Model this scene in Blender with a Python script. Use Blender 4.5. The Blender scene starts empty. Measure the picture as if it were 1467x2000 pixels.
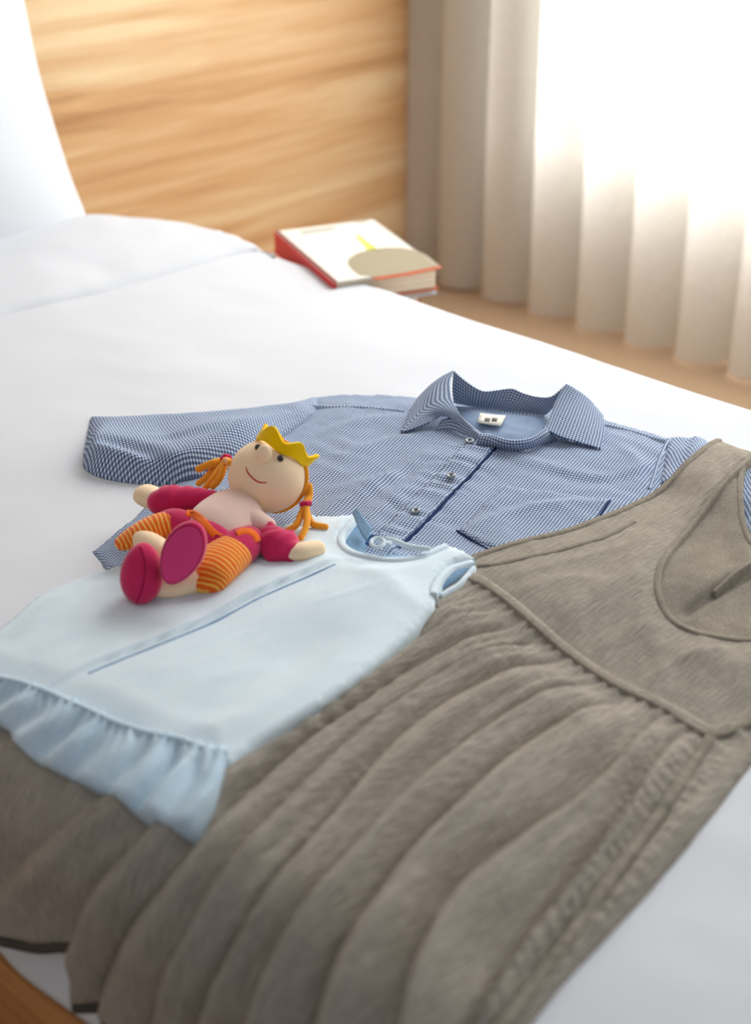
import bpy, bmesh, math, random
import numpy as np
from mathutils import Vector, Matrix
from mathutils.geometry import delaunay_2d_cdt
rnd = random.Random(7)
S = bpy.context.scene
COL = S.collection

# ------------------------------------------------------------------ camera
FPX = 2900.0
TH = math.radians(28.0); YAW = math.radians(46.1)
CAMZ = 1.325
BED = 0.475                                   # height of the duvet's top
cam_d = bpy.data.cameras.new('camera'); cam = bpy.data.objects.new('camera', cam_d); COL.objects.link(cam)
cam.location = (0, 0, CAMZ)
cam.rotation_euler = (math.radians(90) - TH, 0, -YAW)
cam_d.sensor_fit = 'HORIZONTAL'; cam_d.sensor_width = 24.0; cam_d.lens = FPX / 1467 * 24.0
cam_d.clip_start = 0.05
cam_d.dof.use_dof = True; cam_d.dof.focus_distance = 1.84; cam_d.dof.aperture_fstop = 2.5
S.camera = cam
# ------------------------------------------------------------------ world, light, exposure
w = bpy.data.worlds.new('world'); S.world = w; w.use_nodes = True
w.node_tree.nodes['Background'].inputs[0].default_value = (0.87, 0.92, 1.0, 1)
w.node_tree.nodes['Background'].inputs[1].default_value = 0.30

def area(name, loc, aim, sx, sy, power, col=(1, 1, 1)):
    l = bpy.data.lights.new(name, 'AREA'); l.shape = 'RECTANGLE'; l.size = sx; l.size_y = sy; l.energy = power; l.color = col
    o = bpy.data.objects.new(name, l); COL.objects.link(o); o.location = loc
    o.rotation_euler = (Vector(aim) - Vector(loc)).to_track_quat('-Z', 'Y').to_euler()
    return o
area('window_daylight', (3.55, 0.95, 1.55), (2.9, 0.95, 1.3), 2.6, 2.0, 225, (0.96, 0.98, 1.0))   # outside the glass, behind the curtain
area('added_daylight_key', (2.68, 1.60, 1.75), (0.9, 0.6, 0.45), 1.4, 1.1, 25, (0.95, 0.975, 1.0))  # added key light inside the curtain, standing in for daylight through it
area('warm_area_light', (0.2, 1.6, 2.35), (1.3, 1.9, 0.5), 0.8, 0.8, 2.5, (1.0, 0.88, 0.72))  # weak warm area light from above, aimed at the head of the bed
S.view_settings.view_transform = 'Standard'; S.view_settings.look = 'None'
S.view_settings.gamma = 1.0; S.view_settings.use_curve_mapping = False
S.view_settings.exposure = 0.14

# ------------------------------------------------------------------ helpers
ct, st = math.cos(TH), math.sin(TH)
CR = Vector((math.cos(YAW), -math.sin(YAW), 0))                     # camera right, up, back
CU = Vector((st * math.sin(YAW), st * math.cos(YAW), ct))
CB = Vector((-ct * math.sin(YAW), -ct * math.cos(YAW), st))

def ray(px, py):
    return CR * ((px - 733.5) / FPX) + CU * (-(py - 1000.0) / FPX) - CB

def P(px, py, z):
    """world point seen at px, py lying z metres above the bed top"""
    r = ray(px, py); k = (BED + z - CAMZ) / r.z
    return Vector((0, 0, CAMZ)) + r * k

def ppm(p):
    return FPX / ((Vector((0, 0, CAMZ)) - p).dot(CB))

# profile of the bed across its width: side - rounded edge - flat top - rounded edge - side
RC = 0.085; XL = 0.55; XR = 1.775; RR = 0.05
def prof(s):
    s = np.asarray(s, float)
    a0 = XL + RC; arc = RC * math.pi / 2; b0 = XR - RR; arcr = RR * math.pi / 2
    x = np.empty_like(s); z = np.empty_like(s); nx = np.empty_like(s); nz = np.empty_like(s)
    m = (s >= a0) & (s <= b0); x[m] = s[m]; z[m] = BED; nx[m] = 0; nz[m] = 1
    m = (s < a0) & (s >= a0 - arc); t = (a0 - s[m]) / RC
    x[m] = a0 - RC * np.sin(t); z[m] = BED - RC + RC * np.cos(t); nx[m] = -np.sin(t); nz[m] = np.cos(t)
    m = s < a0 - arc; d = (a0 - arc) - s[m]; x[m] = XL; z[m] = BED - RC - d; nx[m] = -1; nz[m] = 0
    m = (s > b0) & (s <= b0 + arcr); t = (s[m] - b0) / RR
    x[m] = b0 + RR * np.sin(t); z[m] = BED - RR + RR * np.cos(t); nx[m] = np.sin(t); nz[m] = np.cos(t)
    m = s > b0 + arcr; d = s[m] - b0 - arcr; x[m] = XR; z[m] = BED - RR - d; nx[m] = 1; nz[m] = 0
    return x, z, nx, nz

_ss = np.linspace(0.2, 1.7, 3001)
def px2s(px, py, h=0.0):
    """pixel -> (s, Y) on the bed surface lifted by h along its normal"""
    x, z, nx, nz = prof(_ss); x = x + nx * h; z = z + nz * h
    r = ray(px, py)
    zz = CAMZ + r.z / r.x * x                       # height of the ray above each profile x
    g = z - zz                                      # <0: surface below the ray
    i = np.where((g[:-1] < 0) & (g[1:] >= 0))[0]
    if len(i) == 0:
        p = P(px, py, h); return (p.x, p.y)
    i = i[0]; t = -g[i] / (g[i + 1] - g[i])
    s = _ss[i] + t * (_ss[i + 1] - _ss[i]); X = x[i] + t * (x[i + 1] - x[i])
    return (s, r.y / r.x * X)

def cr(pts, step):
    """Catmull-Rom through points (a repeated point is a corner), resampled at step"""
    P_ = [np.array(p, float) for p in pts]; out = []
    n = len(P_)
    for i in range(n - 1):
        p1, p2 = P_[i], P_[i + 1]
        if np.allclose(p1, p2): continue
        p0 = P_[i - 1] if i > 0 else p1
        p3 = P_[i + 2] if i + 2 < n else p2
        L = np.linalg.norm(p2 - p1); k = max(1, int(round(L / step)))
        for j in range(k):
            t = j / k
            out.append(0.5 * ((2 * p1) + (-p0 + p2) * t + (2 * p0 - 5 * p1 + 4 * p2 - p3) * t * t + (-p0 + 3 * p1 - 3 * p2 + p3) * t ** 3))
    out.append(P_[-1])
    return np.array(out)

def outline(px, h, step):
    pts = [px2s(a, b, h) for a, b in px]
    return cr(pts + [pts[0]], step)[:-1]
def line(px, h, step=0.006):
    return cr([px2s(a, b, h) for a, b in px], step)

def segdist(X, Y, poly, closed=True):
    A = poly; B = np.roll(poly, -1, 0) if closed else poly[1:]
    if not closed: A = poly[:-1]
    best = np.full(X.shape, 1e9); sg = np.ones(X.shape); par = np.zeros(X.shape)
    n = len(A)
    for i in range(n):
        dx, dy = B[i] - A[i]; L2 = dx * dx + dy * dy + 1e-12
        t = np.clip(((X - A[i][0]) * dx + (Y - A[i][1]) * dy) / L2, 0, 1)
        ex = X - A[i][0] - t * dx; ey = Y - A[i][1] - t * dy
        d = ex * ex + ey * ey
        m = d < best
        best = np.where(m, d, best)
        if not closed:
            sg = np.where(m, np.sign(dx * ey - dy * ex), sg); par = np.where(m, (i + t) / n, par)
    best = np.sqrt(best)
    return best if closed else (best * sg, par)

def inside(X, Y, poly):
    r = np.zeros(X.shape, bool); n = len(poly)
    for i in range(n):
        x1, y1 = poly[i]; x2, y2 = poly[(i + 1) % n]
        if y1 == y2: continue
        c = ((y1 > Y) != (y2 > Y)) & (X < (x2 - x1) * (Y - y1) / (y2 - y1) + x1)
        r ^= c
    return r

def _h(ix, iy, seed):
    v = np.sin(ix * 127.1 + iy * 311.7 + seed * 74.7) * 43758.5453
    return v - np.floor(v)
def vn(x, y, seed=0):
    ix = np.floor(x); iy = np.floor(y); fx = x - ix; fy = y - iy
    fx = fx * fx * (3 - 2 * fx); fy = fy * fy * (3 - 2 * fy)
    return ((_h(ix, iy, seed) * (1 - fx) + _h(ix + 1, iy, seed) * fx) * (1 - fy) +
            (_h(ix, iy + 1, seed) * (1 - fx) + _h(ix + 1, iy + 1, seed) * fx) * fy) * 2 - 1
def fbm(x, y, seed=0, o=3):
    r = 0; a = 1.0
    for k in range(o):
        r = r + a * vn(x * 2 ** k, y * 2 ** k, seed + k * 13); a *= 0.5
    return r
def sm(a, b, x):
    t = np.clip((x - a) / (b - a), 0, 1); return t * t * (3 - 2 * t)

# height raster of everything already lying on the bed
GX0, GX1, GY0, GY1, GS = 0.2, 1.95, -0.6, 2.4, 0.004
gx = np.arange(GX0, GX1, GS); gy = np.arange(GY0, GY1, GS)
GXX, GYY = np.meshgrid(gx, gy, indexing='ij')
def duvet_h(s, y):
    fl_ = np.where(s < 0.499, (0.499 - s) * 0.10 + 0.004 * np.sin(y * 22 + 1.3 * np.sin(y * 5)) * sm(0.499, 0.36, s), 0)
    return fl_ + 0.0022 * fbm(s * 4, y * 3, 5) + 0.0010 * fbm(s * 13 + y * 4, y * 9, 9, 2)
H = duvet_h(GXX, GYY)
def samp(G, s, y):
    fx = np.clip((s - GX0) / GS, 0, len(gx) - 1.001); fy = np.clip((y - GY0) / GS, 0, len(gy) - 1.001)
    ix = fx.astype(int); iy = fy.astype(int); tx = fx - ix; ty = fy - iy
    return ((G[ix, iy] * (1 - tx) + G[ix + 1, iy] * tx) * (1 - ty) + (G[ix, iy + 1] * (1 - tx) + G[ix + 1, iy + 1] * tx) * ty)
def blur(G, n, times=2):
    for _ in range(times):
        for ax in (0, 1):
            a = sum(np.roll(G, k, ax) for k in range(-n, n + 1)) / (2 * n + 1); G = a
    return G
def dil(G, n):
    for ax in (0, 1):
        G = np.max([np.roll(G, k, ax) for k in range(-n, n + 1)], 0)
    return G
def rest_on(n=3, b=3):
    return np.maximum(blur(dil(H, n), b, 2), H) + 0.0006

def link(name, me, mat=None, parent=None):
    if mat: me.materials.append(mat)
    o = bpy.data.objects.new(name, me); COL.objects.link(o)
    if parent is not None: o.parent = parent
    return o
def tag(o, label, cat=None, group=None, kind=None):
    if label: o['label'] = label
    if cat: o['category'] = cat
    if group: o['group'] = group
    if kind: o['kind'] = kind
    return o
def empty(name, loc, label, cat, group=None):
    o = bpy.data.objects.new(name, None); COL.objects.link(o); o.location = loc; o.empty_display_size = 0.05
    return tag(o, label, cat, group)
def under(o, parent):
    """parent a mesh built in world coordinates"""
    o.parent = parent; o.matrix_parent_inverse = Matrix.Translation(-Vector(parent.location)); return o

def lift(s, y, h):
    x, z, nx, nz = prof(s)
    return np.stack([x + nx * h, y, z + nz * h], 1)

def cloth(name, mat, px, height, h0=0.0, res=0.005, edge=0.01, thick=0.002, holes=(), base=None, ang=0.0, uvs=None, parent=None, update=True, wall=0.0, bottom=None, sub=0):
    """one piece of cloth: outline in pixels on the plane h0, a fine triangulated sheet whose height above the bed is
    what lies beneath + its own thickness (rolled off at the rim) + height(s, y, d)"""
    global H
    ol = outline(px, h0, res * 1.1) if not isinstance(px, np.ndarray) else px
    hol = [outline(h, h0, res * 1.1) for h in holes]
    mn = ol.min(0); mx = ol.max(0)
    X, Y = np.meshgrid(np.arange(mn[0], mx[0], res), np.arange(mn[1], mx[1], res * 0.866), indexing='ij')
    X = X + (np.arange(X.shape[1]) % 2) * res * 0.5
    X = X.ravel() + (_h(X.ravel() * 311, Y.ravel() * 177, 3) - .5) * res * 0.12; Y = Y.ravel()
    m = inside(X, Y, ol); X, Y = X[m], Y[m]
    d = segdist(X, Y, ol)
    m = d > res * 0.55
    for hh in hol:
        m &= ~inside(X, Y, hh); m &= segdist(X, Y, hh) > res * 0.55
    X, Y, = X[m], Y[m]
    verts = [Vector(p) for p in ol]; edges = [(i, (i + 1) % len(ol)) for i in range(len(ol))]
    for hh in hol:
        k = len(verts); verts += [Vector(p) for p in hh]; edges += [(k + i, k + (i + 1) % len(hh)) for i in range(len(hh))]
    verts += [Vector((a, b)) for a, b in zip(X, Y)]
    vo, eo, fo, *_ = delaunay_2d_cdt(verts, edges, [], 0, 1e-7)
    V = np.array([(v.x, v.y) for v in vo]); F = np.array(fo, dtype=int)
    c = V[F].mean(1); keep = inside(c[:, 0], c[:, 1], ol)
    for hh in hol: keep &= ~inside(c[:, 0], c[:, 1], hh)
    F = F[keep]
    def full(s, y):
        dd = segdist(s, y, ol)
        for hh in hol: dd = np.minimum(dd, segdist(s, y, hh))
        roll = np.sqrt(np.clip(1 - (1 - np.clip(dd / edge, 0, 1)) ** 2, 0, 1))
        return (samp(base, s, y) if base is not None else samp(H, s, y)) + thick * roll + height(s, y, dd)
    h = full(V[:, 0], V[:, 1])
    co = lift(V[:, 0], V[:, 1], h)
    # walls down to the layer beneath along every boundary edge
    e = {}
    for a, b, c_ in F:
        for q, r in ((a, b), (b, c_), (c_, a)):
            e[(q, r)] = 1
    bd = [(q, r) for (q, r) in e if (r, q) not in e]
    bv = sorted({v for q in bd for v in q}); idx = {v: len(V) + i for i, v in enumerate(bv)}
    hb = samp(H, V[bv, 0], V[bv, 1]) if bottom is None else np.full(len(bv), bottom)
    hb = np.minimum(hb + 0.0004, h[bv] - 0.0003)
    hb = np.maximum(hb, h[bv] - wall) if wall else hb
    cb = lift(V[bv, 0], V[bv, 1], hb)
    allv = np.vstack([co, cb])
    faces = [tuple(int(i) for i in t) for t in F] + [(int(r), int(q), idx[q], idx[r]) for q, r in bd]
    me = bpy.data.meshes.new(name); me.from_pydata(allv.tolist(), [], faces); me.update()
    uvl = me.uv_layers.new(name='UVMap')
    V2 = np.vstack([V, V[bv]]); ca, sa = math.cos(ang), math.sin(ang)
    U = V2[:, 0] * ca + V2[:, 1] * sa; W = -V2[:, 0] * sa + V2[:, 1] * ca
    if uvs is not None: U, W = uvs(V2[:, 0], V2[:, 1])
    li = np.empty(len(me.loops), dtype=np.int32); me.loops.foreach_get('vertex_index', li)
    uvl.data.foreach_set('uv', np.stack([U[li], W[li]], 1).astype(np.float32).ravel())
    me.polygons.foreach_set('use_smooth', np.ones(len(me.polygons), bool))
    o = link(name, me, mat)
    if parent is not None: under(o, parent)
    if update:
        m = (GXX >= mn[0]) & (GXX <= mx[0]) & (GYY >= mn[1]) & (GYY <= mx[1])
        gi = np.where(m); sx = GXX[gi]; sy = GYY[gi]
        ins = inside(sx, sy, ol)
        for hh in hol: ins &= ~inside(sx, sy, hh)
        g0 = (gi[0][ins], gi[1][ins])
        H[g0] = np.maximum(H[g0], full(sx[ins], sy[ins]))
    return o

def strip(name, mat, px, width, rise, h0=0.0, parent=None, n=6, lens=None, twist=None):
    """a raised rib (binding, seam, stitch line) lying on the cloth along a line"""
    ln = line(px, h0, 0.004) if not isinstance(px, np.ndarray) else px
    t = np.gradient(ln, axis=0); t /= np.linalg.norm(t, axis=1)[:, None] + 1e-9
    nr = np.stack([-t[:, 1], t[:, 0]], 1)
    rows = []
    for k in range(n + 1):
        a = k / n * 2 - 1
        q = ln + nr * (a * width / 2)
        hh = samp(H, q[:, 0], q[:, 1])
        if k == 0: top = np.maximum.reduce([samp(H, (ln + nr * (b * width / 2))[:, 0], (ln + nr * (b * width / 2))[:, 1]) for b in (-1, -.5, 0, .5, 1)])
        if k == 0 and len(ln) > 16:
            tp = np.pad(top, 6, mode='edge'); top = np.convolve(tp, np.ones(13) / 13, 'valid') + .0006
        if abs(a) < .99: hh = top
        up = (1 - a ** 4) * rise
        wob = 1 + ((twist if isinstance(twist, float) else 0.12) * vn(np.arange(len(ln)) * 0.7, np.zeros(len(ln)), 3) if twist else 0)
        rows.append(lift(q[:, 0], q[:, 1], (hh * .4 + top * .6 if abs(a) < .99 else hh - .0005) + up * wob))
    rows = np.stack(rows, 0); m = len(ln)
    vs = rows.reshape(-1, 3).tolist()
    fs = [(k * m + i, k * m + i + 1, (k + 1) * m + i + 1, (k + 1) * m + i) for k in range(n) for i in range(m - 1)]
    fs += [tuple(k * m for k in range(n + 1)), tuple(k * m + m - 1 for k in range(n + 1))]
    me = bpy.data.meshes.new(name); me.from_pydata(vs, [], fs); me.update()
    uvl = me.uv_layers.new(name='UVMap')
    for l in me.loops:
        q = l.vertex_index; uvl.data[l.index].uv = ((q % m) * 0.004, (q // m) * 0.001)
    me.polygons.foreach_set('use_smooth', np.ones(len(me.polygons), bool))
    bm = bmesh.new(); bm.from_mesh(me); bmesh.ops.recalc_face_normals(bm, faces=bm.faces); bm.to_mesh(me); bm.free()
    o = link(name, me, mat)
    if parent is not None: under(o, parent)
    return o

def loft(name, mat, rows, parent=None, thick=0.0, uvscale=1.0, sub=1, nu=24, nv=10, bulge=None):
    """smooth surface through rows of world points; every row is resampled to the same count"""
    R = []
    for r in rows:
        r = np.array([list(v) for v in r]); c = cr(r, 0.002)
        L = np.r_[0, np.cumsum(np.linalg.norm(np.diff(c, axis=0), axis=1))]; L /= L[-1]
        R.append(np.stack([np.interp(np.linspace(0, 1, nu + 1), L, c[:, k]) for k in range(3)], 1))
    R = np.array(R)                                   # rows, nu+1, 3
    cols = []
    for j in range(nu + 1):
        c = cr(R[:, j], 0.002); L = np.r_[0, np.cumsum(np.linalg.norm(np.diff(c, axis=0), axis=1))]; L /= max(L[-1], 1e-9)
        cols.append(np.stack([np.interp(np.linspace(0, 1, nv + 1), L, c[:, k]) for k in range(3)], 1))
    G = np.array(cols)                                # nu+1, nv+1, 3
    vs = G.reshape(-1, 3).tolist(); m = nv + 1
    fs = [(i * m + j, i * m + j + 1, (i + 1) * m + j + 1, (i + 1) * m + j) for i in range(nu) for j in range(nv)]
    me = bpy.data.meshes.new(name); me.from_pydata(vs, [], fs); me.update()
    du = np.linalg.norm(np.diff(G, axis=0), axis=2).mean(1).sum(); dv = np.linalg.norm(np.diff(G, axis=1), axis=2).mean(0).sum()
    uvl = me.uv_layers.new(name='UVMap')
    for l in me.loops:
        q = l.vertex_index; uvl.data[l.index].uv = ((q // m) / nu * du * uvscale, (q % m) / nv * dv * uvscale)
    me.polygons.foreach_set('use_smooth', np.ones(len(me.polygons), bool))
    o = link(name, me, mat)
    if thick:
        md = o.modifiers.new('s', 'SOLIDIFY'); md.thickness = thick; md.offset = 0
    if parent is not None: under(o, parent)
    return o

def tube(name, mat, pts, rad, parent=None, seg=20, step=0.004, flat=None, caps=True, wr=0.0):
    """rounded tube through world points; rad: radius, or (across, along flat) pairs; flat: the thin direction"""
    n = len(pts)
    rr = [(r, r) if not isinstance(r, (tuple, list)) else r for r in rad]
    A = np.array([list(p) + list(r) for p, r in zip(pts, rr)])
    C_ = cr(A, step) if n > 1 else A
    c = C_[:, :3]; ra = np.clip(C_[:, 3], 1e-4, None); rb = np.clip(C_[:, 4], 1e-4, None)
    t = np.gradient(c, axis=0); t /= np.linalg.norm(t, axis=1)[:, None] + 1e-9
    if caps:                                     # hemispherical ends
        def cap(i, sgn):
            out = []
            for k in range(1, 5):
                a = k / 4.0 * math.pi / 2 * 0.985
                out.append((c[i] + sgn * t[i] * math.sin(a) * min(ra[i], rb[i]), ra[i] * math.cos(a), rb[i] * math.cos(a), t[i]))
            return out
        a0 = cap(0, -1)[::-1]; a1 = cap(-1, 1)
        c = np.vstack([[q[0] for q in a0], c, [q[0] for q in a1]])
        ra = np.r_[[q[1] for q in a0], ra, [q[1] for q in a1]]; rb = np.r_[[q[2] for q in a0], rb, [q[2] for q in a1]]
        t = np.vstack([[q[3] for q in a0], t, [q[3] for q in a1]])
    f = np.array(list(flat)) if flat is not None else np.array([0.0, 0, 1.0])
    vs = []; N = len(c)
    Lr = np.r_[0, np.cumsum(np.linalg.norm(np.diff(c, axis=0), axis=1))]
    for i in range(N):
        b = f - t[i] * f.dot(t[i]); nb = np.linalg.norm(b)
        b = b / nb if nb > 0.05 else np.cross(t[i], [1, 0, 0])
        a = np.cross(t[i], b); a /= np.linalg.norm(a) + 1e-9
        for k in range(seg):
            q = 2 * math.pi * k / seg
            w_ = 1.0
            if wr: w_ = 1 + wr * float(vn(np.array([Lr[i] * 75 + math.cos(q) * 1.1]), np.array([math.sin(q) * 1.6 + Lr[i] * 30]), 17)[0]) + wr * .5 * math.sin(Lr[i] * 420 + 2 * math.cos(q))
            vs.append(c[i] + a * ra[i] * w_ * math.cos(q) + b * rb[i] * w_ * math.sin(q))
    fs = [(i * seg + k, i * seg + (k + 1) % seg, (i + 1) * seg + (k + 1) % seg, (i + 1) * seg + k) for i in range(N - 1) for k in range(seg)]
    fs += [tuple(range(seg))[::-1], tuple((N - 1) * seg + k for k in range(seg))]
    me = bpy.data.meshes.new(name); me.from_pydata([list(v) for v in vs], [], fs); me.update()
    uvl = me.uv_layers.new(name='UVMap')
    for p in me.polygons:
        for li in p.loop_indices:
            q = me.loops[li].vertex_index; uvl.data[li].uv = (Lr[q // seg], (q % seg) / seg)
    me.polygons.foreach_set('use_smooth', np.ones(len(me.polygons), bool))
    bm = bmesh.new(); bm.from_mesh(me); bmesh.ops.recalc_face_normals(bm, faces=bm.faces); bm.to_mesh(me); bm.free()
    o = link(name, me, mat)
    if parent is not None: under(o, parent)
    return o

def blob(name, mat, c, ax, ay, az, parent=None, seg=32, fn=None, power=2.0):
    """ellipsoid with three axis vectors; fn(v) may reshape the unit sphere"""
    bm = bmesh.new(); bmesh.ops.create_uvsphere(bm, u_segments=seg, v_segments=seg // 2, radius=1)
    M = Matrix((ax, ay, az)).transposed()
    for v in bm.verts:
        q = v.co.copy()
        if fn: q = fn(q)
        v.co = Vector(c) + M @ q
    for f in bm.faces: f.smooth = True
    bmesh.ops.recalc_face_normals(bm, faces=bm.faces)
    me = bpy.data.meshes.new(name); bm.to_mesh(me); bm.free()
    o = link(name, me, mat)
    if parent is not None: under(o, parent)
    return o

def box(name, mat, lo, hi, parent=None, bev=0.0, rz=0.0, pivot=None):
    bm = bmesh.new(); bmesh.ops.create_cube(bm, size=1)
    for v in bm.verts:
        v.co = Vector([lo[k] + (v.co[k] + .5) * (hi[k] - lo[k]) for k in range(3)])
    if bev: bmesh.ops.bevel(bm, geom=bm.edges[:], offset=bev, segments=2, affect='EDGES', profile=0.6)
    me = bpy.data.meshes.new(name); bm.to_mesh(me); bm.free()
    o = link(name, me, mat)
    if parent is not None: under(o, parent)
    return o

# ------------------------------------------------------------------ materials
def srgb(r, g, b):
    f = lambda c: (c / 255 / 12.92) if c / 255 <= 0.04045 else ((c / 255 + 0.055) / 1.055) ** 2.4
    return (f(r), f(g), f(b), 1)
class M:
    def __init__(self, name, rough=0.85, spec=0.2):
        self.m = bpy.data.materials.new(name); self.m.use_nodes = True; self.t = self.m.node_tree
        self.b = self.t.nodes['Principled BSDF']; self.b.inputs['Roughness'].default_value = rough
        self.b.inputs['Specular IOR Level'].default_value = spec
    def n(self, typ, **kw):
        x = self.t.nodes.new(typ)
        for k, v in kw.items():
            if k in x.inputs: x.inputs[k].default_value = v
            else: setattr(x, k, v)
        return x
    def l(self, a, b): self.t.links.new(a, b)
    def math(self, op, a, b=None, c=None):
        x = self.t.nodes.new('ShaderNodeMath'); x.operation = op
        for i, v in enumerate((a, b, c)):
            if v is None: continue
            if isinstance(v, (int, float)): x.inputs[i].default_value = v
            else: self.l(v, x.inputs[i])
        return x.outputs[0]
    def mix(self, f, a, b, mode='MIX'):
        x = self.t.nodes.new('ShaderNodeMix'); x.data_type = 'RGBA'; x.blend_type = mode
        if isinstance(f, (int, float)): x.inputs[0].default_value = f
        else: self.l(f, x.inputs[0])
        for i, v in ((6, a), (7, b)):
            if isinstance(v, tuple): x.inputs[i].default_value = v
            else: self.l(v, x.inputs[i])
        return x.outputs[2]
    def ramp(self, f, stops):
        x = self.t.nodes.new('ShaderNodeValToRGB'); r = x.color_ramp
        while len(r.elements) < len(stops): r.elements.new(0.5)
        for e, (p, c) in zip(r.elements, stops): e.position = p; e.color = c if isinstance(c, tuple) else (c, c, c, 1)
        self.l(f, x.inputs[0]); return x.outputs[0]
    def map(self, scale, kind='UV', rot=(0, 0, 0)):
        c = self.t.nodes.new('ShaderNodeTexCoord'); m = self.t.nodes.new('ShaderNodeMapping')
        m.inputs['Scale'].default_value = scale; m.inputs['Rotation'].default_value = rot
        self.l(c.outputs[kind], m.inputs[0]); return m.outputs[0]
    def noise(self, vec, scale=1, detail=3, rough=0.5, dist=0.0):
        x = self.n('ShaderNodeTexNoise', Scale=scale, Detail=detail, Roughness=rough, Distortion=dist); self.l(vec, x.inputs['Vector']); return x.outputs['Fac']
    def color(self, c):
        if isinstance(c, tuple): self.b.inputs['Base Color'].default_value = c
        else: self.l(c, self.b.inputs['Base Color'])
    def bump(self, h, strength=0.3, dist=0.001):
        x = self.n('ShaderNodeBump', Strength=strength, Distance=dist); self.l(h, x.inputs['Height']); self.l(x.outputs[0], self.b.inputs['Normal'])

def plain(name, c, rough=0.8, spec=0.2, sheen=0.0, nz=0.0):
    m = M(name, rough, spec); m.color(c)
    if sheen: m.b.inputs['Sheen Weight'].default_value = sheen; m.b.inputs['Sheen Roughness'].default_value = 0.4
    if nz:
        v = m.map((1, 1, 1), 'Object'); m.bump(m.noise(v, 900, 2), nz, 0.0006)
    return m.m

def mat_sheet():
    m = M('white_cotton', 0.9, 0.1); v = m.map((1, 1, 1), 'Object')
    m.color(m.mix(m.noise(v, 6, 3), srgb(219, 221, 226), srgb(225, 227, 232)))
    a = m.noise(v, 9, 4, 0.6); m.bump(a, 0.25, 0.006); return m.m
SHEET = mat_sheet()

def mat_gingham(name='blue_gingham', ink=(34, 52, 98), light=(232, 244, 255), per=0.0040):
    m = M(name, 0.9, 0.12)
    uv = m.map((1, 1, 1)); s = m.n('ShaderNodeSeparateXYZ'); m.l(uv, s.inputs[0])
    w_ = m.noise(m.map((60, 60, 60)), 1, 2)
    fu = m.math('FRACT', m.math('ADD', m.math('MULTIPLY', s.outputs[0], 1 / per), m.math('MULTIPLY', w_, 0.5)))
    fv = m.math('FRACT', m.math('ADD', m.math('MULTIPLY', s.outputs[1], 1 / per), m.math('MULTIPLY', w_, 0.4)))
    a = m.math('GREATER_THAN', fu, 0.5); b = m.math('GREATER_THAN', fv, 0.5)
    k = m.math('MULTIPLY', m.math('ADD', a, b), 0.5)
    mid = tuple(int(.5 * p + .5 * q) for p, q in zip(ink, light))
    base = m.ramp(k, [(0.0, srgb(*light)), (0.5, srgb(*mid)), (1.0, srgb(*ink))])
    n2 = m.noise(m.map((45, 160, 1)), 1, 3)
    base = m.mix(m.math('MULTIPLY', n2, 0.45), base, srgb(150, 166, 194))
    m.color(base)
    m.bump(m.noise(m.map((330, 330, 1)), 1, 3), 0.45, 0.0012)
    return m.m
GING = mat_gingham()
GING_IN = None
def mat_plainweave(name, c1, c2, cs=(260, 900), bump=0.4, wr=None, patch=0.5, sheen=0.0, spread=0.2, wa=0.5):
    m = M(name, 0.92, 0.1)
    a = m.noise(m.map((cs[0], cs[1], 1)), 1, 4, 0.6); b = m.noise(m.map((cs[1], cs[0], 1)), 1, 4, 0.6)
    lo = m.noise(m.map((18, 30, 1)), 1, 4, 0.6)
    f = m.math('ADD', m.math('ADD', m.math('MULTIPLY', a, wa), m.math('MULTIPLY', b, 1 - wa)), m.math('MULTIPLY', m.math('SUBTRACT', lo, 0.5), patch))
    m.color(m.ramp(f, [(0.5 - spread, c1), (0.5 + spread, c2)]))
    bb = m.math('ADD', a, b)
    if wr: bb = m.math('ADD', bb, m.math('MULTIPLY', m.noise(m.map(wr), 1, 3, 0.55, 0.6), 2.5))
    m.bump(bb, bump, 0.0012)
    if sheen: m.b.inputs['Sheen Weight'].default_value = sheen
    return m.m
CHAMBRAY = mat_plainweave('plain_chambray', srgb(128, 148, 180), srgb(164, 180, 204))
GREY = mat_plainweave('grey_linen', srgb(122, 113, 102), srgb(202, 192, 178), (42, 760), 0.75, (20, 210, 1), 0.16, 0, 0.25, 0.72)
GREYEDGE = mat_plainweave('grey_linen_edge', srgb(126, 118, 106), srgb(168, 158, 144), (200, 500), 0.4)
GREYDARK = plain('grey_thread', srgb(84, 76, 68), 0.9, 0.1)
BLUE = mat_plainweave('pale_blue_cotton', srgb(212, 228, 238), srgb(228, 239, 245), (240, 600), 0.22, (14, 22, 1), 0.5)
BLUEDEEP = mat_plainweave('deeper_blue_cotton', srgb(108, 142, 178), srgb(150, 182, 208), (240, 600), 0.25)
NAVYT = plain('navy_thread', srgb(40, 56, 96), 0.9, 0.1)
LABEL = plain('cream_label', srgb(238, 235, 222), 0.8, 0.1)
LABELINK = plain('label_ink', srgb(120, 120, 112), 0.8, 0.1)

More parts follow.
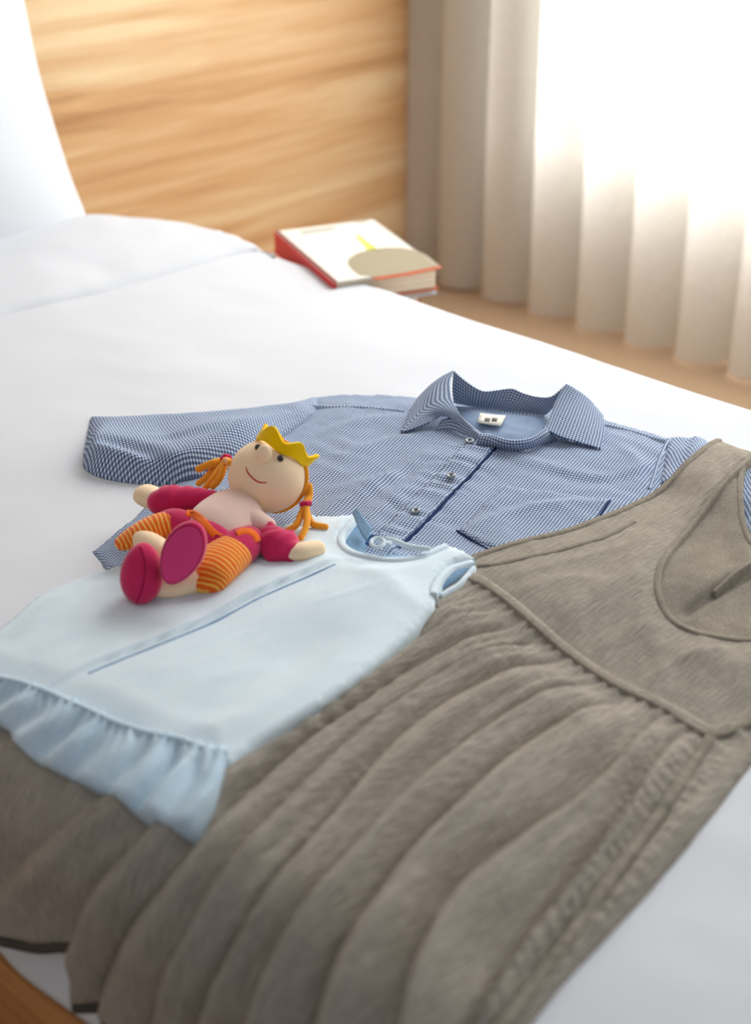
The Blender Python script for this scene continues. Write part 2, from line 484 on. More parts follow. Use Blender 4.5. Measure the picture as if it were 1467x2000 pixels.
# ------------------------------------------------------------------ the room
def mat_wood(name, lo, mid, hi, scale=1.0, rough=0.45, axis='X'):
    m = M(name, rough, 0.35)
    sc = {'X': (0.55 * scale, 3, 7.5 * scale), 'Y': (7 * scale, 0.5 * scale, 7 * scale)}[axis]
    v = m.map(sc, 'Object')
    a = m.noise(v, 1.0, 6, 0.62, 0.5)
    fine = {'X': (3 * scale, 3, 130 * scale), 'Y': (130 * scale, 3 * scale, 130 * scale)}[axis]
    b = m.noise(m.map(fine, 'Object'), 1.0, 3, 0.6)
    sc2 = {'X': (0.9 * scale, 3, 26 * scale), 'Y': (26 * scale, 0.9 * scale, 26 * scale)}[axis]
    c = m.noise(m.map(sc2, 'Object'), 1.0, 4, 0.6, 0.8)
    f = m.math('ADD', m.math('ADD', m.math('MULTIPLY', a, 0.72), m.math('MULTIPLY', c, 0.20)), m.math('MULTIPLY', b, 0.10))
    m.color(m.ramp(f, [(0.36, lo), (0.50, mid), (0.62, hi)]))
    m.bump(b, 0.06, 0.0006)
    return m.m
WOOD = mat_wood('light_walnut', srgb(168, 114, 68), srgb(220, 176, 126), srgb(242, 214, 170))
WOOD2 = mat_wood('warm_oak', srgb(120, 70, 30), srgb(170, 108, 54), srgb(198, 138, 80), 1.0, 0.5, 'Y')
WALLP = plain('wall_paint', srgb(225, 216, 204), 0.9)
CARPET = plain('beige_carpet', srgb(196, 168, 138), 0.97, 0.05, nz=0.3)
def mat_curtain():
    m = M('sheer_curtain', 0.9, 0.05)
    out = m.t.nodes['Material Output']
    d = m.n('ShaderNodeBsdfDiffuse'); t = m.n('ShaderNodeBsdfTranslucent'); x = m.n('ShaderNodeMixShader')
    c = m.ramp(m.noise(m.map((700, 40, 1)), 1, 2), [(0.3, srgb(226, 224, 218)), (0.7, srgb(240, 238, 232))])
    m.l(c, d.inputs[0]); m.l(c, t.inputs[0]); x.inputs[0].default_value = 0.5
    m.l(d.outputs[0], x.inputs[1]); m.l(t.outputs[0], x.inputs[2]); m.l(x.outputs[0], out.inputs[0])
    m.t.nodes.remove(m.b); return m.m
CURT = mat_curtain()
def mat_glass():
    m = M('window_glass'); out = m.t.nodes['Material Output']
    a = m.n('ShaderNodeBsdfTransparent'); g = m.n('ShaderNodeBsdfGlossy', Roughness=0.02); x = m.n('ShaderNodeMixShader'); x.inputs[0].default_value = 0.06
    m.l(a.outputs[0], x.inputs[1]); m.l(g.outputs[0], x.inputs[2]); m.l(x.outputs[0], out.inputs[0]); m.t.nodes.remove(m.b); return m.m
GLASS = mat_glass()
CX = 2.85; YB = 2.605
fl = box('floor', CARPET, (-1.6, -1.6, -0.05), (3.25, 2.85, 0.0)); tag(fl, None, kind='structure')
wb = box('wall_back', WALLP, (-1.6, YB + 0.045, 0), (3.25, YB + 0.2, 2.7)); tag(wb, None, kind='structure')
hb = box('headboard', WOOD, (-0.5, YB, 0.0), (CX + 0.06, YB + 0.044, 1.5), bev=0.003)
tag(hb, 'light walnut headboard panel with flowing horizontal grain behind the bed', 'headboard')
# window wall: low wall, pier, lintel round the window opening
WX = 2.97; SILL = 0.42; JY = 2.20
wr = []
bm = bmesh.new()
for lo, hi in (((WX, -1.6, 0), (WX + 0.14, 2.65, SILL)), ((WX, JY, SILL), (WX + 0.14, 2.65, 2.7)), ((WX, -1.6, SILL), (WX + 0.14, -0.5, 2.7)), ((WX, -0.5, 2.55), (WX + 0.14, JY, 2.7))):
    r = bmesh.ops.create_cube(bm, size=1)
    for v in r['verts']: v.co = Vector([lo[k] + (v.co[k] + .5) * (hi[k] - lo[k]) for k in range(3)])
me = bpy.data.meshes.new('wall_right'); bm.to_mesh(me); bm.free()
tag(link('wall_right', me, WALLP), None, kind='structure')
FRAME = plain('window_frame_paint', srgb(235, 235, 235), 0.5, 0.4)
bm = bmesh.new()
for lo, hi in (((WX + .05, -.5, SILL), (WX + .09, JY, SILL + .05)), ((WX + .05, -.5, 2.5), (WX + .09, JY, 2.55)), ((WX + .05, -.5, SILL), (WX + .09, -.45, 2.55)), ((WX + .05, JY - .05, SILL), (WX + .09, JY, 2.55)), ((WX + .05, .83, SILL), (WX + .09, .87, 2.55))):
    r = bmesh.ops.create_cube(bm, size=1)
    for v in r['verts']: v.co = Vector([lo[k] + (v.co[k] + .5) * (hi[k] - lo[k]) for k in range(3)])
me = bpy.data.meshes.new('window_1'); bm.to_mesh(me); bm.free()
win = tag(link('window_1', me, FRAME), None, kind='structure')
box('pane', GLASS, (WX + .068, -.45, SILL + .05), (WX + .072, .83, 2.5), win); box('pane', GLASS, (WX + .068, .87, SILL + .05), (WX + .072, JY - .05, 2.5), win)

# curtain: soft vertical folds, each fold a part that can be told apart hangs in one cloth
pitch = 0.1485; Y0 = 2.451
def curtain():
    n = 900; ys = np.linspace(2.60, -0.9, n); zs = np.linspace(0.012, 2.55, 26)
    vs = []
    for z in zs:
        for i, y in enumerate(ys):
            ph = 2 * math.pi * (Y0 - y) / pitch + 0.25 * math.sin(y * 5.1) + 0.10 * math.sin(z * 2.3 + y * 3)
            x = CX - 0.036 * math.cos(ph) + 0.006 * math.sin(2 * ph + 1) + 0.004 * math.sin(z * 3 + y * 4)
            vs.append((x, y - 0.012 * math.sin(ph), z))
    fs = [(a * n + i, a * n + i + 1, (a + 1) * n + i + 1, (a + 1) * n + i) for a in range(len(zs) - 1) for i in range(n - 1)]
    me = bpy.data.meshes.new('curtain'); me.from_pydata(vs, [], fs); me.update()
    uvl = me.uv_layers.new(name='UVMap')
    for l in me.loops:
        v = vs[l.vertex_index]; uvl.data[l.index].uv = (v[1], v[2])
    me.polygons.foreach_set('use_smooth', np.ones(len(me.polygons), bool))
    return link('curtain', me, CURT)
tag(curtain(), 'floor-length cream sheer curtain hanging in soft vertical folds over the bright window', 'curtain')

# ------------------------------------------------------------------ the bed
bed = empty('bed', (1.16, 0.8, 0), 'low double bed on a warm wooden platform frame', 'bed')
box('platform', WOOD2, (XL - .012, -0.95, 0.0), (XR + .0, 2.58, 0.195), bed, bev=0.004)
box('side_rail', WOOD2, (XL - .022, -0.955, 0.2), (XR + .01, 2.585, 0.238), bed, bev=0.006)
box('mattress', SHEET, (XL + .035, -0.9, 0.238), (XR - .03, 2.56, BED - 0.06), bed, bev=0.03)

def duvet():
    ss = np.linspace(0.499 - 0.145, 1.725 + 0.0785 + 0.20, 190); ys = np.linspace(-0.93, 2.13, 330)
    A, B = np.meshgrid(ss, ys, indexing='ij'); a = A.ravel(); b = B.ravel()
    h = duvet_h(a, b)
    flare = 0 * np.where(a < 0.499, (0.499 - a) * 0.10 + 0.004 * np.sin(b * 22 + 1.3 * np.sin(b * 5)) * sm(0.499, 0.36, a), 0)
    h = h + flare - 0.06 * sm(2.06, 2.13, b) - 0.03 * sm(2.12, 2.13, b)
    co = lift(a, b, h); n = len(ys)
    fs = [(i * n + j, i * n + j + 1, (i + 1) * n + j + 1, (i + 1) * n + j)[::-1] for i in range(len(ss) - 1) for j in range(n - 1)]
    me = bpy.data.meshes.new('duvet'); me.from_pydata(co.tolist(), [], fs); me.update()
    me.polygons.foreach_set('use_smooth', np.ones(len(me.polygons), bool))
    o = link('duvet', me, SHEET)
    md = o.modifiers.new('s', 'SOLIDIFY'); md.thickness = 0.012; md.offset = -1
    return o
tag(duvet(), 'smooth white duvet spread over the bed under the clothes', 'duvet')

# turned-down head end of the duvet
seam = line([(-260, 680), (0, 605), (200, 556), (440, 491), (560, 468)], 0.01)
def fh(s, y, d):
    q, _ = segdist(s, y, seam, closed=False)
    return 0.030 * sm(0.0, 0.16, np.abs(q)) * (1 - 0.25 * sm(1.62, 1.72, s)) + 0.003 * fbm(s * 9, y * 14, 21, 2)
tf = cloth('turned_down_sheet', SHEET, [(-260, 680), (-260, 680), (0, 605), (200, 556), (440, 491), (505, 477), (538, 490), (538, 490), (512, 474), (462, 460), (400, 455), (310, 452), (228, 448), (150, 448), (-60, 492), (-400, 560), (-400, 560)],
           fh, h0=0.012, res=0.011, edge=0.022, thick=0.012, wall=0.14, update=False, bottom=-0.10)
tag(tf, 'turned-down white bed sheet band with a stitched hem below the pillow', 'bed sheet')

# pillow, standing against the headboard
def pillow():
    n = 60; vs = []; W_, H_, T_ = 0.39, 0.30, 0.085
    c = Vector((1.235, 2.385, 0.700)); lean = math.radians(24)
    U = Vector((1, 0, 0)); V = Vector((0, math.sin(lean), math.cos(lean))); N = Vector((0, -math.cos(lean), math.sin(lean)))
    rot = math.radians(-3); U2 = U * math.cos(rot) + V * math.sin(rot); V2 = V * math.cos(rot) - U * math.sin(rot)
    bm = bmesh.new(); grid = {}
    for side in (1, -1):
        for i in range(n + 1):
            for j in range(n + 1):
                if side == -1 and (i in (0, n) or j in (0, n)): grid[(side, i, j)] = grid[(1, i, j)]; continue
                a = i / n * 2 - 1; b = j / n * 2 - 1
                pa = a * (1 - 0.09 * (1 - b * b)) ; pb = b * (1 - 0.11 * (1 - a * a))
                t = max(0, (1 - a ** 2) * (1 - b ** 2)) ** 0.42 * T_
                t *= 1 + 0.05 * math.sin(a * 5 + b * 3) + 0.04 * math.sin(b * 9 - a * 4)
                grid[(side, i, j)] = bm.verts.new(c + U2 * pa * W_ + V2 * pb * H_ + N * t * side)
    for side in (1, -1):
        for i in range(n):
            for j in range(n):
                q = [grid[(side, i, j)], grid[(side, i + 1, j)], grid[(side, i + 1, j + 1)], grid[(side, i, j + 1)]]
                f = bm.faces.new(q if side == 1 else q[::-1]); f.smooth = True
    bmesh.ops.recalc_face_normals(bm, faces=bm.faces)
    me = bpy.data.meshes.new('pillow'); bm.to_mesh(me); bm.free(); return link('pillow', me, SHEET)
tag(pillow(), 'plump white pillow standing upright against the wooden headboard', 'pillow')

# ------------------------------------------------------------------ nightstand and books
ZT = 0.012                                           # top of the stack above the bed top
A_, B_, C_ = P(538, 452, ZT), P(728, 429, ZT), P(862, 522, ZT)
ex = (B_ - A_); ex.z = 0; wA = ex.length; ex.normalize(); ey = Vector((-ex.y, ex.x, 0))   # across the head end, towards the headboard
lenA = -(C_ - B_).dot(ey)
PAGES = None
def mat_pages():
    m = M('book_pages', 0.9, 0.1); z = m.noise(m.map((4, 4, 900), 'Object'), 1, 2)
    m.color(m.ramp(z, [(0.35, srgb(222, 204, 172)), (0.65, srgb(246, 236, 214))])); return m.m
PAGES = mat_pages()
REDC = plain('red_cover', srgb(206, 22, 30), 0.45, 0.4); WHITEC = plain('white_cover', srgb(240, 238, 228), 0.45, 0.4)
OLIVE = plain('olive_print', srgb(168, 158, 132), 0.6, 0.3); LIME = plain('lime_print', srgb(214, 214, 96), 0.6, 0.3); ORNG = plain('orange_cover', srgb(186, 84, 48), 0.5, 0.4)
BLUEC = plain('pale_blue_cover', srgb(206, 214, 230), 0.5, 0.4); INKC = plain('grey_print', srgb(196, 192, 180), 0.6, 0.3)
def slab(name, mat, o, u0, u1, v0, v1, z0, z1, parent, yaw_=0.0, bev=0.0015):
    """box in the frame of a book: u across, v towards the viewer, measured from corner o"""
    eu = Matrix.Rotation(yaw_, 3, 'Z') @ ex; ev = -(Matrix.Rotation(yaw_, 3, 'Z') @ ey)
    bm = bmesh.new(); bmesh.ops.create_cube(bm, size=1)
    for q in bm.verts:
        a = u0 + (q.co.x + .5) * (u1 - u0); b = v0 + (q.co.y + .5) * (v1 - v0); z = z0 + (q.co.z + .5) * (z1 - z0)
        q.co = Vector((o.x, o.y, 0)) + eu * a + ev * b + Vector((0, 0, z))
    if bev: bmesh.ops.bevel(bm, geom=bm.edges[:], offset=bev, segments=2, affect='EDGES')
    bmesh.ops.recalc_face_normals(bm, faces=bm.faces)
    me = bpy.data.meshes.new(name); bm.to_mesh(me); bm.free(); ob = link(name, me, mat)
    if parent is not None: under(ob, parent)
    return ob
def book(z1, t, w_, l_, o, cov, spine, label, yaw_=0.0, back=None):
    z0 = z1 - t
    r = empty('book', (o.x, o.y, z0), label, 'book', 'books stacked on the nightstand')
    slab('pages', PAGES, o, 0.006, w_ - .004, 0.004, l_ - .005, z0 + .002, z1 - .0025, r, yaw_, 0)
    slab('front_cover', cov, o, 0, w_, 0, l_, z1 - .0028, z1, r, yaw_, 0.0008)
    slab('back_cover', back or cov, o, 0, w_, 0, l_, z0, z0 + .0022, r, yaw_, 0.0008)
    slab('spine', spine, o, -.002, .0045, 0, l_, z0, z1, r, yaw_, 0.001)
    return r
zt = BED + ZT
b1 = book(zt, 0.040, wA, lenA, A_, WHITEC, REDC, 'thick white-covered book with a red spine, topmost of the stack', back=ORNG)
# printed picture on the top cover: an olive half round with a lime stalk and a faint title
def decal(name, mat, pts, z, parent):
    vs = [P(a, b, ZT) for a, b in pts]
    vs = [(v.x, v.y, z) for v in vs]
    bm = bmesh.new(); top = [bm.verts.new(v) for v in vs]; f = bm.faces.new(top)
    r = bmesh.ops.extrude_face_region(bm, geom=[f]); bmesh.ops.translate(bm, vec=(0, 0, -0.0006), verts=[q for q in r['geom'] if isinstance(q, bmesh.types.BMVert)])
    bmesh.ops.recalc_face_normals(bm, faces=bm.faces)
    me = bpy.data.meshes.new(name); bm.to_mesh(me); bm.free(); ob = link(name, me, mat); under(ob, parent); return ob
ell = [(858, 519), (835, 500), (812, 489), (785, 484), (755, 484), (722, 488), (697, 495), (681, 506), (679, 516), (688, 527), (702, 538), (735, 541), (790, 533)]
decal('cover_picture', OLIVE, ell, zt + .0004, b1)
decal('cover_picture', LIME, [(694, 460), (703, 461), (716, 472), (733, 483), (738, 488), (716, 489), (713, 480), (702, 470)], zt + .0004, b1)
decal('cover_title', INKC, [(586, 452), (650, 443), (656, 448), (592, 458)], zt + .0003, b1)
decal('cover_title', INKC, [(690, 433), (716, 431), (719, 434), (694, 436)], zt + .0003, b1)
decal('cover_picture', ORNG, [(724, 543), (788, 534), (860, 519), (864, 524), (800, 538), (740, 547)], zt + .0007, b1)
dv = -ey
b2 = book(zt - .0405, 0.012, wA - .012, lenA - .012, A_ + ex * .006 + dv * .004, BLUEC, BLUEC, 'thin pale blue book, second from the top of the stack', 0.03)
b3 = book(zt - .053, 0.016, wA - .03, lenA - .03, A_ + ex * .012 + dv * .006, WHITEC, ORNG, 'white book with an orange spine near the bottom of the stack', -0.02, back=ORNG)
b4 = book(zt - .0695, 0.014, wA - .035, lenA - .035, A_ + ex * .010 + dv * .006, ORNG, ORNG, 'orange-covered book, lowest of the stack', 0.0)
NZ = zt - .0837
ns = empty('nightstand', (1.96, 1.91, 0), 'small wooden nightstand between bed and curtain under the stacked books', 'nightstand')
cen = (A_ + C_) / 2
nx0, nx1, ny0, ny1 = 1.84, 1.99, 1.84, 2.12
box('nightstand_top', WOOD2, (nx0, ny0, NZ - .022), (nx1, ny1, NZ), ns, bev=0.003)
box('nightstand_body', WOOD2, (nx0 + .01, ny0 + .012, 0.05), (nx1 - .01, ny1 - .005, NZ - .022), ns, bev=0.002)
dr = box('drawer', WOOD2, (nx0 + .025, ny0 + .004, NZ - .16), (nx1 - .025, ny0 + .014, NZ - .035), ns, bev=0.002)
kb = blob('knob', FRAME, (1.915, ny0 - .006, NZ - .10), Vector((.012, 0, 0)), Vector((0, .012, 0)), Vector((0, 0, .012)), dr, seg=16)
# ------------------------------------------------------------------ blue gingham shirt
def ang_of(p, q, h=0.0):
    a = px2s(*p, h); b = px2s(*q, h); return math.atan2(b[1] - a[1], b[0] - a[0])
a_sh = ang_of((785, 1060), (985, 866), 0.01)            # placket, hem to collar
shirt = empty('shirt', P(900, 930, 0.0), 'blue and white gingham button-up shirt laid open-collared on the duvet', 'shirt')
# body
body_px = [(470, 870), (425, 902), (366, 922), (318, 952), (274, 988), (215, 1036), (176, 1068), (176, 1068), (260, 1140), (520, 1210), (900, 1240), (1300, 1190), (1560, 1090), (1560, 1090), (1600, 980), (1500, 930), (1400, 885), (1310, 853), (1310, 853), (1250, 834), (1178, 816), (1100, 800), (1000, 792), (880, 780), (800, 771), (740, 768), (660, 766), (602, 770), (602, 770), (560, 800), (500, 850)]
cz = [line(q, 0.01) for q in ([(640, 905), (760, 860), (880, 838)], [(600, 1010), (700, 960), (800, 905), (850, 880)], [(1290, 900), (1180, 930), (1060, 905), (980, 880)],
     [(880, 1040), (1000, 1000), (1120, 985), (1220, 990)], [(620, 850), (720, 820), (790, 812)], [(1200, 870), (1250, 905), (1230, 960)], [(300, 1040), (380, 990), (450, 950), (520, 925)], [(700, 1020), (790, 955), (860, 900)], [(640, 960), (720, 940), (790, 925)])]
def body_h(s, y, d):
    h = 0.006 * sm(0, 0.06, d) + 0.0018 * fbm(s * 16, y * 16, 31, 3) + 0.0007 * fbm(s * 60, y * 34, 37, 2)
    for i, c in enumerate(cz):
        q, t = segdist(s, y, c, closed=False)
        h = h + (0.0035 if i % 2 else 0.003) * np.exp(-(np.abs(q) / 0.012) ** 1.5) * np.sin(np.pi * np.clip(t, 0, 1)) ** .5
        h = h - 0.002 * np.exp(-((q - 0.018) / 0.010) ** 2) * np.sin(np.pi * np.clip(t, 0, 1))
    # puckers either side of the placket
    q, t = segdist(s, y, plk, closed=False)
    h = h + 0.0016 * np.sin(t * 95 + 3 * vn(t * 20, q * 20, 33)) * np.exp(-(np.abs(q) / 0.034) ** 2) * sm(0.0, .05, t)
    # dip at the open neck
    return h
plk = line([(940, 862), (905, 905), (860, 950), (800, 1010), (730, 1080), (650, 1160)], 0.01)
cloth('body', GING, body_px, body_h, h0=0.006, res=0.0058, edge=0.008, thick=0.004, ang=a_sh, parent=shirt, base=rest_on(1, 1))
# left sleeve: a soft flat tube, its open cuff toward the viewer
slv_px = [(176, 806), (176, 806), (172, 825), (165, 860), (161, 890), (166, 905), (190, 918), (230, 926), (290, 932), (340, 934), (385, 929), (430, 918), (480, 900), (540, 860), (612, 805), (618, 769), (618, 769), (560, 776), (480, 787), (400, 794), (300, 801)]
slv_f = line([(166, 902), (230, 912), (300, 922), (350, 925), (410, 905), (450, 880)], 0.012)
slv_g = [line(q, 0.02) for q in ([(560, 800), (500, 835), (450, 865), (400, 885), (360, 900)], [(520, 800), (440, 838), (350, 856), (260, 862)], [(180, 872), (230, 880), (280, 895), (320, 915)])]
def sleeve_h(s, y, d):
    q, t = segdist(s, y, slv_f, closed=False)
    a = np.abs(q)
    h = 0.026 * sm(-0.004, 0.020, d) * np.exp(-(np.clip(a - .02, 0, 1) / 0.075) ** 2) + 0.006 * sm(0, 0.03, d)
    for k, c in enumerate(slv_g):
        g, t = segdist(s, y, c, closed=False)
        h = h + (0.007, 0.003, -0.011)[k] * np.exp(-(g / 0.013) ** 2) * np.sin(np.pi * np.clip(t, 0, 1)) ** .6 * sm(0, .015, d)
        h = h - (0.006, 0.002, 0)[k] * np.exp(-((g - 0.02) / 0.011) ** 2) * np.sin(np.pi * np.clip(t, 0, 1)) ** .6 * sm(0, .015, d)
    return h + 0.0012 * fbm(s * 22, y * 22, 41, 2)
cloth('sleeve', GING, slv_px, sleeve_h, h0=0.010, res=0.005, edge=0.010, thick=0.004, ang=ang_of((180, 870), (560, 820), .01) , parent=shirt, base=rest_on(1, 2))
# right sleeve running off beneath the dress
cloth('sleeve', GING, [(1308, 852), (1308, 852), (1338, 846), (1366, 843), (1396, 858), (1450, 885), (1560, 930), (1700, 1010), (1700, 1010), (1620, 1120), (1500, 1080), (1400, 1010), (1290, 950), (1290, 950)],
      lambda s, y, d: 0.014 * sm(0, 0.045, d) + 0.002 * fbm(s * 25, y * 25, 51, 2) + 0.003 * np.sin((s * .5 - y) * 260) * sm(0, .03, d) * 0.6, h0=0.008, res=0.006, edge=0.01, thick=0.004, ang=a_sh + 0.5, parent=shirt, base=rest_on(1, 2))
# placket, pocket, seams
cloth('button_placket', GING, [(905, 872), (905, 872), (968, 878), (968, 878), (948, 898), (902, 944), (829, 1018), (782, 1062), (700, 1150), (700, 1150), (640, 1120), (640, 1120), (730, 1045), (790, 985), (845, 930)],
      lambda s, y, d: 0.0022 * sm(0, .004, d) , h0=0.012, res=0.004, edge=0.002, thick=0.0022, ang=a_sh, parent=shirt)
cloth('chest_pocket', GING, [(985, 942), (985, 942), (1090, 958), (1192, 977), (1192, 977), (1150, 1030), (1090, 1085), (1090, 1085), (990, 1078), (893, 1030), (893, 1030), (940, 985)],
      lambda s, y, d: 0 * s, h0=0.012, res=0.005, edge=0.002, thick=0.0022, ang=a_sh, parent=shirt)
for q in ([(602, 792), (680, 794), (790, 801)], [(1178, 826), (1240, 840), (1312, 862)], [(1306, 856), (1290, 890), (1268, 955)]):
    strip('seam', GING, q, 0.006, 0.0008, 0.010, shirt)
for q in ([(972, 872), (902, 943), (829, 1018), (780, 1064)], [(892, 1031), (950, 1066), (980, 1085)], [(1192, 979), (1172, 1006)]):
    strip('seam_thread', NAVYT, q, 0.0022, 0.0008, 0.012, shirt, n=4)

# inner back of the neck: plain chambray with the sewn-in label
cloth('inner_yoke', CHAMBRAY, [(884, 786), (884, 786), (960, 796), (1066, 806), (1066, 806), (1060, 842), (1035, 856), (1000, 858), (960, 852), (930, 842), (905, 822)],
      lambda s, y, d: 0.004 * sm(0, .02, d), h0=0.016, res=0.005, edge=0.004, thick=0.0015, ang=a_sh, parent=shirt)
Z = 0.022
def PP(l): return [P(a, b, z) for a, b, z in l]
lb = loft('neck_label', LABEL, [PP([(938, 807, Z), (962, 810, Z), (988, 812, Z)]), PP([(932, 825, Z), (955, 829, Z), (978, 832, Z)])], shirt, thick=0.001, nu=6, nv=3)
for x0 in (947, 961):                                  # the two small woven squares
    loft('label_mark', LABELINK, [PP([(x0 + 1, 816, Z + .0008), (x0 + 11, 817, Z + .0008)]), PP([(x0 - 1, 822.5, Z + .0008), (x0 + 9, 823.5, Z + .0008)])], lb, thick=0.0004, nu=2, nv=2)
for q in ((950, 815), (964, 816.5)):
    pass
loft('collar_stand', GING, [PP([(887, 724, .060), (902, 738, .054), (922, 753, .046), (945, 764, .040), (972, 762, .041), (1000, 759, .043), (1022, 768, .039), (1050, 775, .038), (1078, 774, .042), (1104, 752, .056)]),
     PP([(884, 757, .036), (905, 770, .030), (925, 778, .028), (948, 782, .026), (972, 782, .026), (1000, 785, .026), (1022, 789, .025), (1045, 792, .025), (1070, 794, .026), (1090, 785, .034)]),
     PP([(886, 786, .014), (903, 790, .013), (920, 793, .013), (942, 796, .013), (968, 798, .013), (998, 802, .013), (1018, 804, .013), (1038, 806, .013), (1055, 808, .013), (1068, 809, .013)])], shirt, thick=0.002, nu=60, nv=16)
strip('seam', GING, [(888, 790), (940, 797), (1000, 803), (1064, 810)], 0.006, 0.0016, 0.016, shirt)
# left collar leaf
loft('collar_leaf', GING, [
     PP([(887, 724, .060), (880, 742, .054), (881, 766, .046), (886, 788, .040), (902, 814, .032), (922, 833, .026), (941, 848, .020)]),
     PP([(866, 735, .054), (853, 757, .047), (851, 780, .041), (860, 796, .037), (886, 810, .032), (914, 832, .024), (938, 849, .018)]),
     PP([(842, 752, .040), (828, 776, .033), (821, 800, .028), (826, 816, .026), (862, 808, .030), (905, 830, .022), (936, 850, .016)]),
     PP([(818, 776, .024), (801, 803, .018), (794, 826, .014), (785, 845, .012), (838, 826, .022), (876, 806, .026), (933, 850, .015)])], shirt, thick=0.0026, nu=50, nv=24)
# right collar leaf
loft('collar_leaf', GING, [
     PP([(1105, 750, .056), (1092, 772, .047), (1078, 803, .036), (1064, 838, .026)]),
     PP([(1123, 760, .050), (1114, 786, .041), (1104, 818, .032), (1094, 854, .022)]),
     PP([(1150, 780, .036), (1148, 806, .030), (1143, 834, .024), (1136, 867, .016)]),
     PP([(1177, 812, .020), (1180, 832, .018), (1179, 854, .015), (1174, 878, .012)])], shirt, thick=0.0026, nu=36, nv=30)
# front neck edge of the right front, rolling down into shade
loft('neck_band', GING, [
     PP([(938, 848, .026), (958, 849, .028), (980, 856, .028), (1004, 860, .028), (1030, 857, .028), (1048, 849, .028), (1066, 836, .028)]),
     PP([(934, 856, .023), (956, 859, .024), (980, 865, .024), (1004, 868, .024), (1030, 865, .024), (1052, 856, .024), (1074, 845, .024)]),
     PP([(930, 866, .014), (950, 872, .012), (980, 876, .011), (1004, 880, .011), (1034, 876, .011), (1058, 868, .011), (1088, 858, .011)])], shirt, thick=0.0022, nu=40, nv=10)
# left stand front, deep in shade under the leaf
loft('neck_band', GING, [
     PP([(862, 822, .020), (885, 815, .026), (910, 828, .026), (940, 850, .022)]),
     PP([(850, 842, .012), (880, 840, .013), (905, 848, .013), (930, 858, .014)])], shirt, thick=0.002, nu=20, nv=6)
def button(px, py, z):
    c = P(px, py, z); o = tag(None, None) if False else None
    bm = bmesh.new(); prof_ = [(0.0, .0006), (.0022, .0006), (.0030, .0016), (.0046, .0022), (.0060, .0016), (.0062, .0004), (.0056, -.0006), (0, -.0006)]
    n = 28; ring = [[bm.verts.new((r * math.cos(2 * math.pi * k / n), r * math.sin(2 * math.pi * k / n), z_)) for k in range(n)] for r, z_ in prof_ if r > 0]
    for a, b in zip(ring[:-1], ring[1:]):
        for k in range(n): bm.faces.new((a[k], a[(k + 1) % n], b[(k + 1) % n], b[k]))
    bm.faces.new(ring[0][::-1]); bm.faces.new(ring[-1])
    for f in bm.faces: f.smooth = True
    bmesh.ops.recalc_face_normals(bm, faces=bm.faces)
    me = bpy.data.meshes.new('button'); bm.to_mesh(me); bm.free()
    me.transform(Matrix.Translation(c) @ Matrix.Rotation(rnd.uniform(-.25, .25), 4, 'X') @ Matrix.Rotation(-.15, 4, 'Y'))
    b_ = under(link('button', me, BUTTON), shirt)
    th = bpy.data.meshes.new('button_thread')
    bm = bmesh.new()
    for q in ((-.0012, 0), (.0012, 0)):
        r = bmesh.ops.create_icosphere(bm, subdivisions=1, radius=.0009); bmesh.ops.translate(bm, vec=c + Vector((q[0], q[1], .0012)), verts=r['verts'])
    bm.to_mesh(th); bm.free(); link('button_thread', th, NAVYT, b_)
BUTTON = plain('smoke_shell_button', srgb(150, 158, 160), 0.18, 0.6)
for a, b in ((881, 929), (812, 998), (917, 861)):
    s_, y_ = px2s(a, b, .015); hz = float(samp(H, np.array([s_]), np.array([y_]))[0])
    button(a, b, hz + .0026)

# ------------------------------------------------------------------ grey linen dress
dress = empty('dress', P(1100, 1400, 0.0), 'grey linen sleeveless dress with a gathered skirt laid across the bed', 'dress')
HB = 0.020
# inner back of the bodice seen through the neckline
back_px = [(1225, 1090), (1330, 1010), (1400, 950), (1440, 925), (1475, 905), (1520, 905), (1520, 905), (1475, 912), (1452, 928), (1446, 960), (1448, 1000), (1456, 1035), (1478, 1066), (1540, 1096), (1610, 1082), (1680, 1035), (1752, 966), (1752, 966), (1800, 978), (1800, 978), (1740, 1120), (1690, 1250), (1690, 1250), (1560, 1330), (1400, 1290), (1270, 1240), (1220, 1160)]
slit = line([(1330, 1192), (1370, 1165), (1420, 1135), (1480, 1105), (1560, 1070)], HB)
def back_h(s, y, d):
    q, t = segdist(s, y, slit, closed=False)
    return 0.004 * sm(0, .02, d) + 0.0014 * fbm(s * 25, y * 25, 61, 3) + 0.010 * sm(-.001, .003, q) * np.exp(-np.clip(q, 0, 1) / .03) * sm(0, .5, t) - 0.006 * np.exp(-(q / .005) ** 2) * sm(0, .1, t)
cloth('inner_back', GREYEDGE, back_px, back_h, h0=HB, res=0.005, edge=0.004, thick=0.0025, ang=a_sh, parent=dress, base=rest_on(4, 5))
strip('neck_binding', GREYEDGE, [(1470, 908), (1451, 926), (1444, 960), (1446, 1000), (1455, 1036), (1478, 1068), (1540, 1098), (1610, 1084), (1680, 1037), (1748, 970)], 0.009, 0.0012, HB, dress, twist=1)
strip('seam', GREYEDGE, [(1395, 1150), (1440, 1118), (1480, 1095)], 0.006, 0.0014, HB, dress)
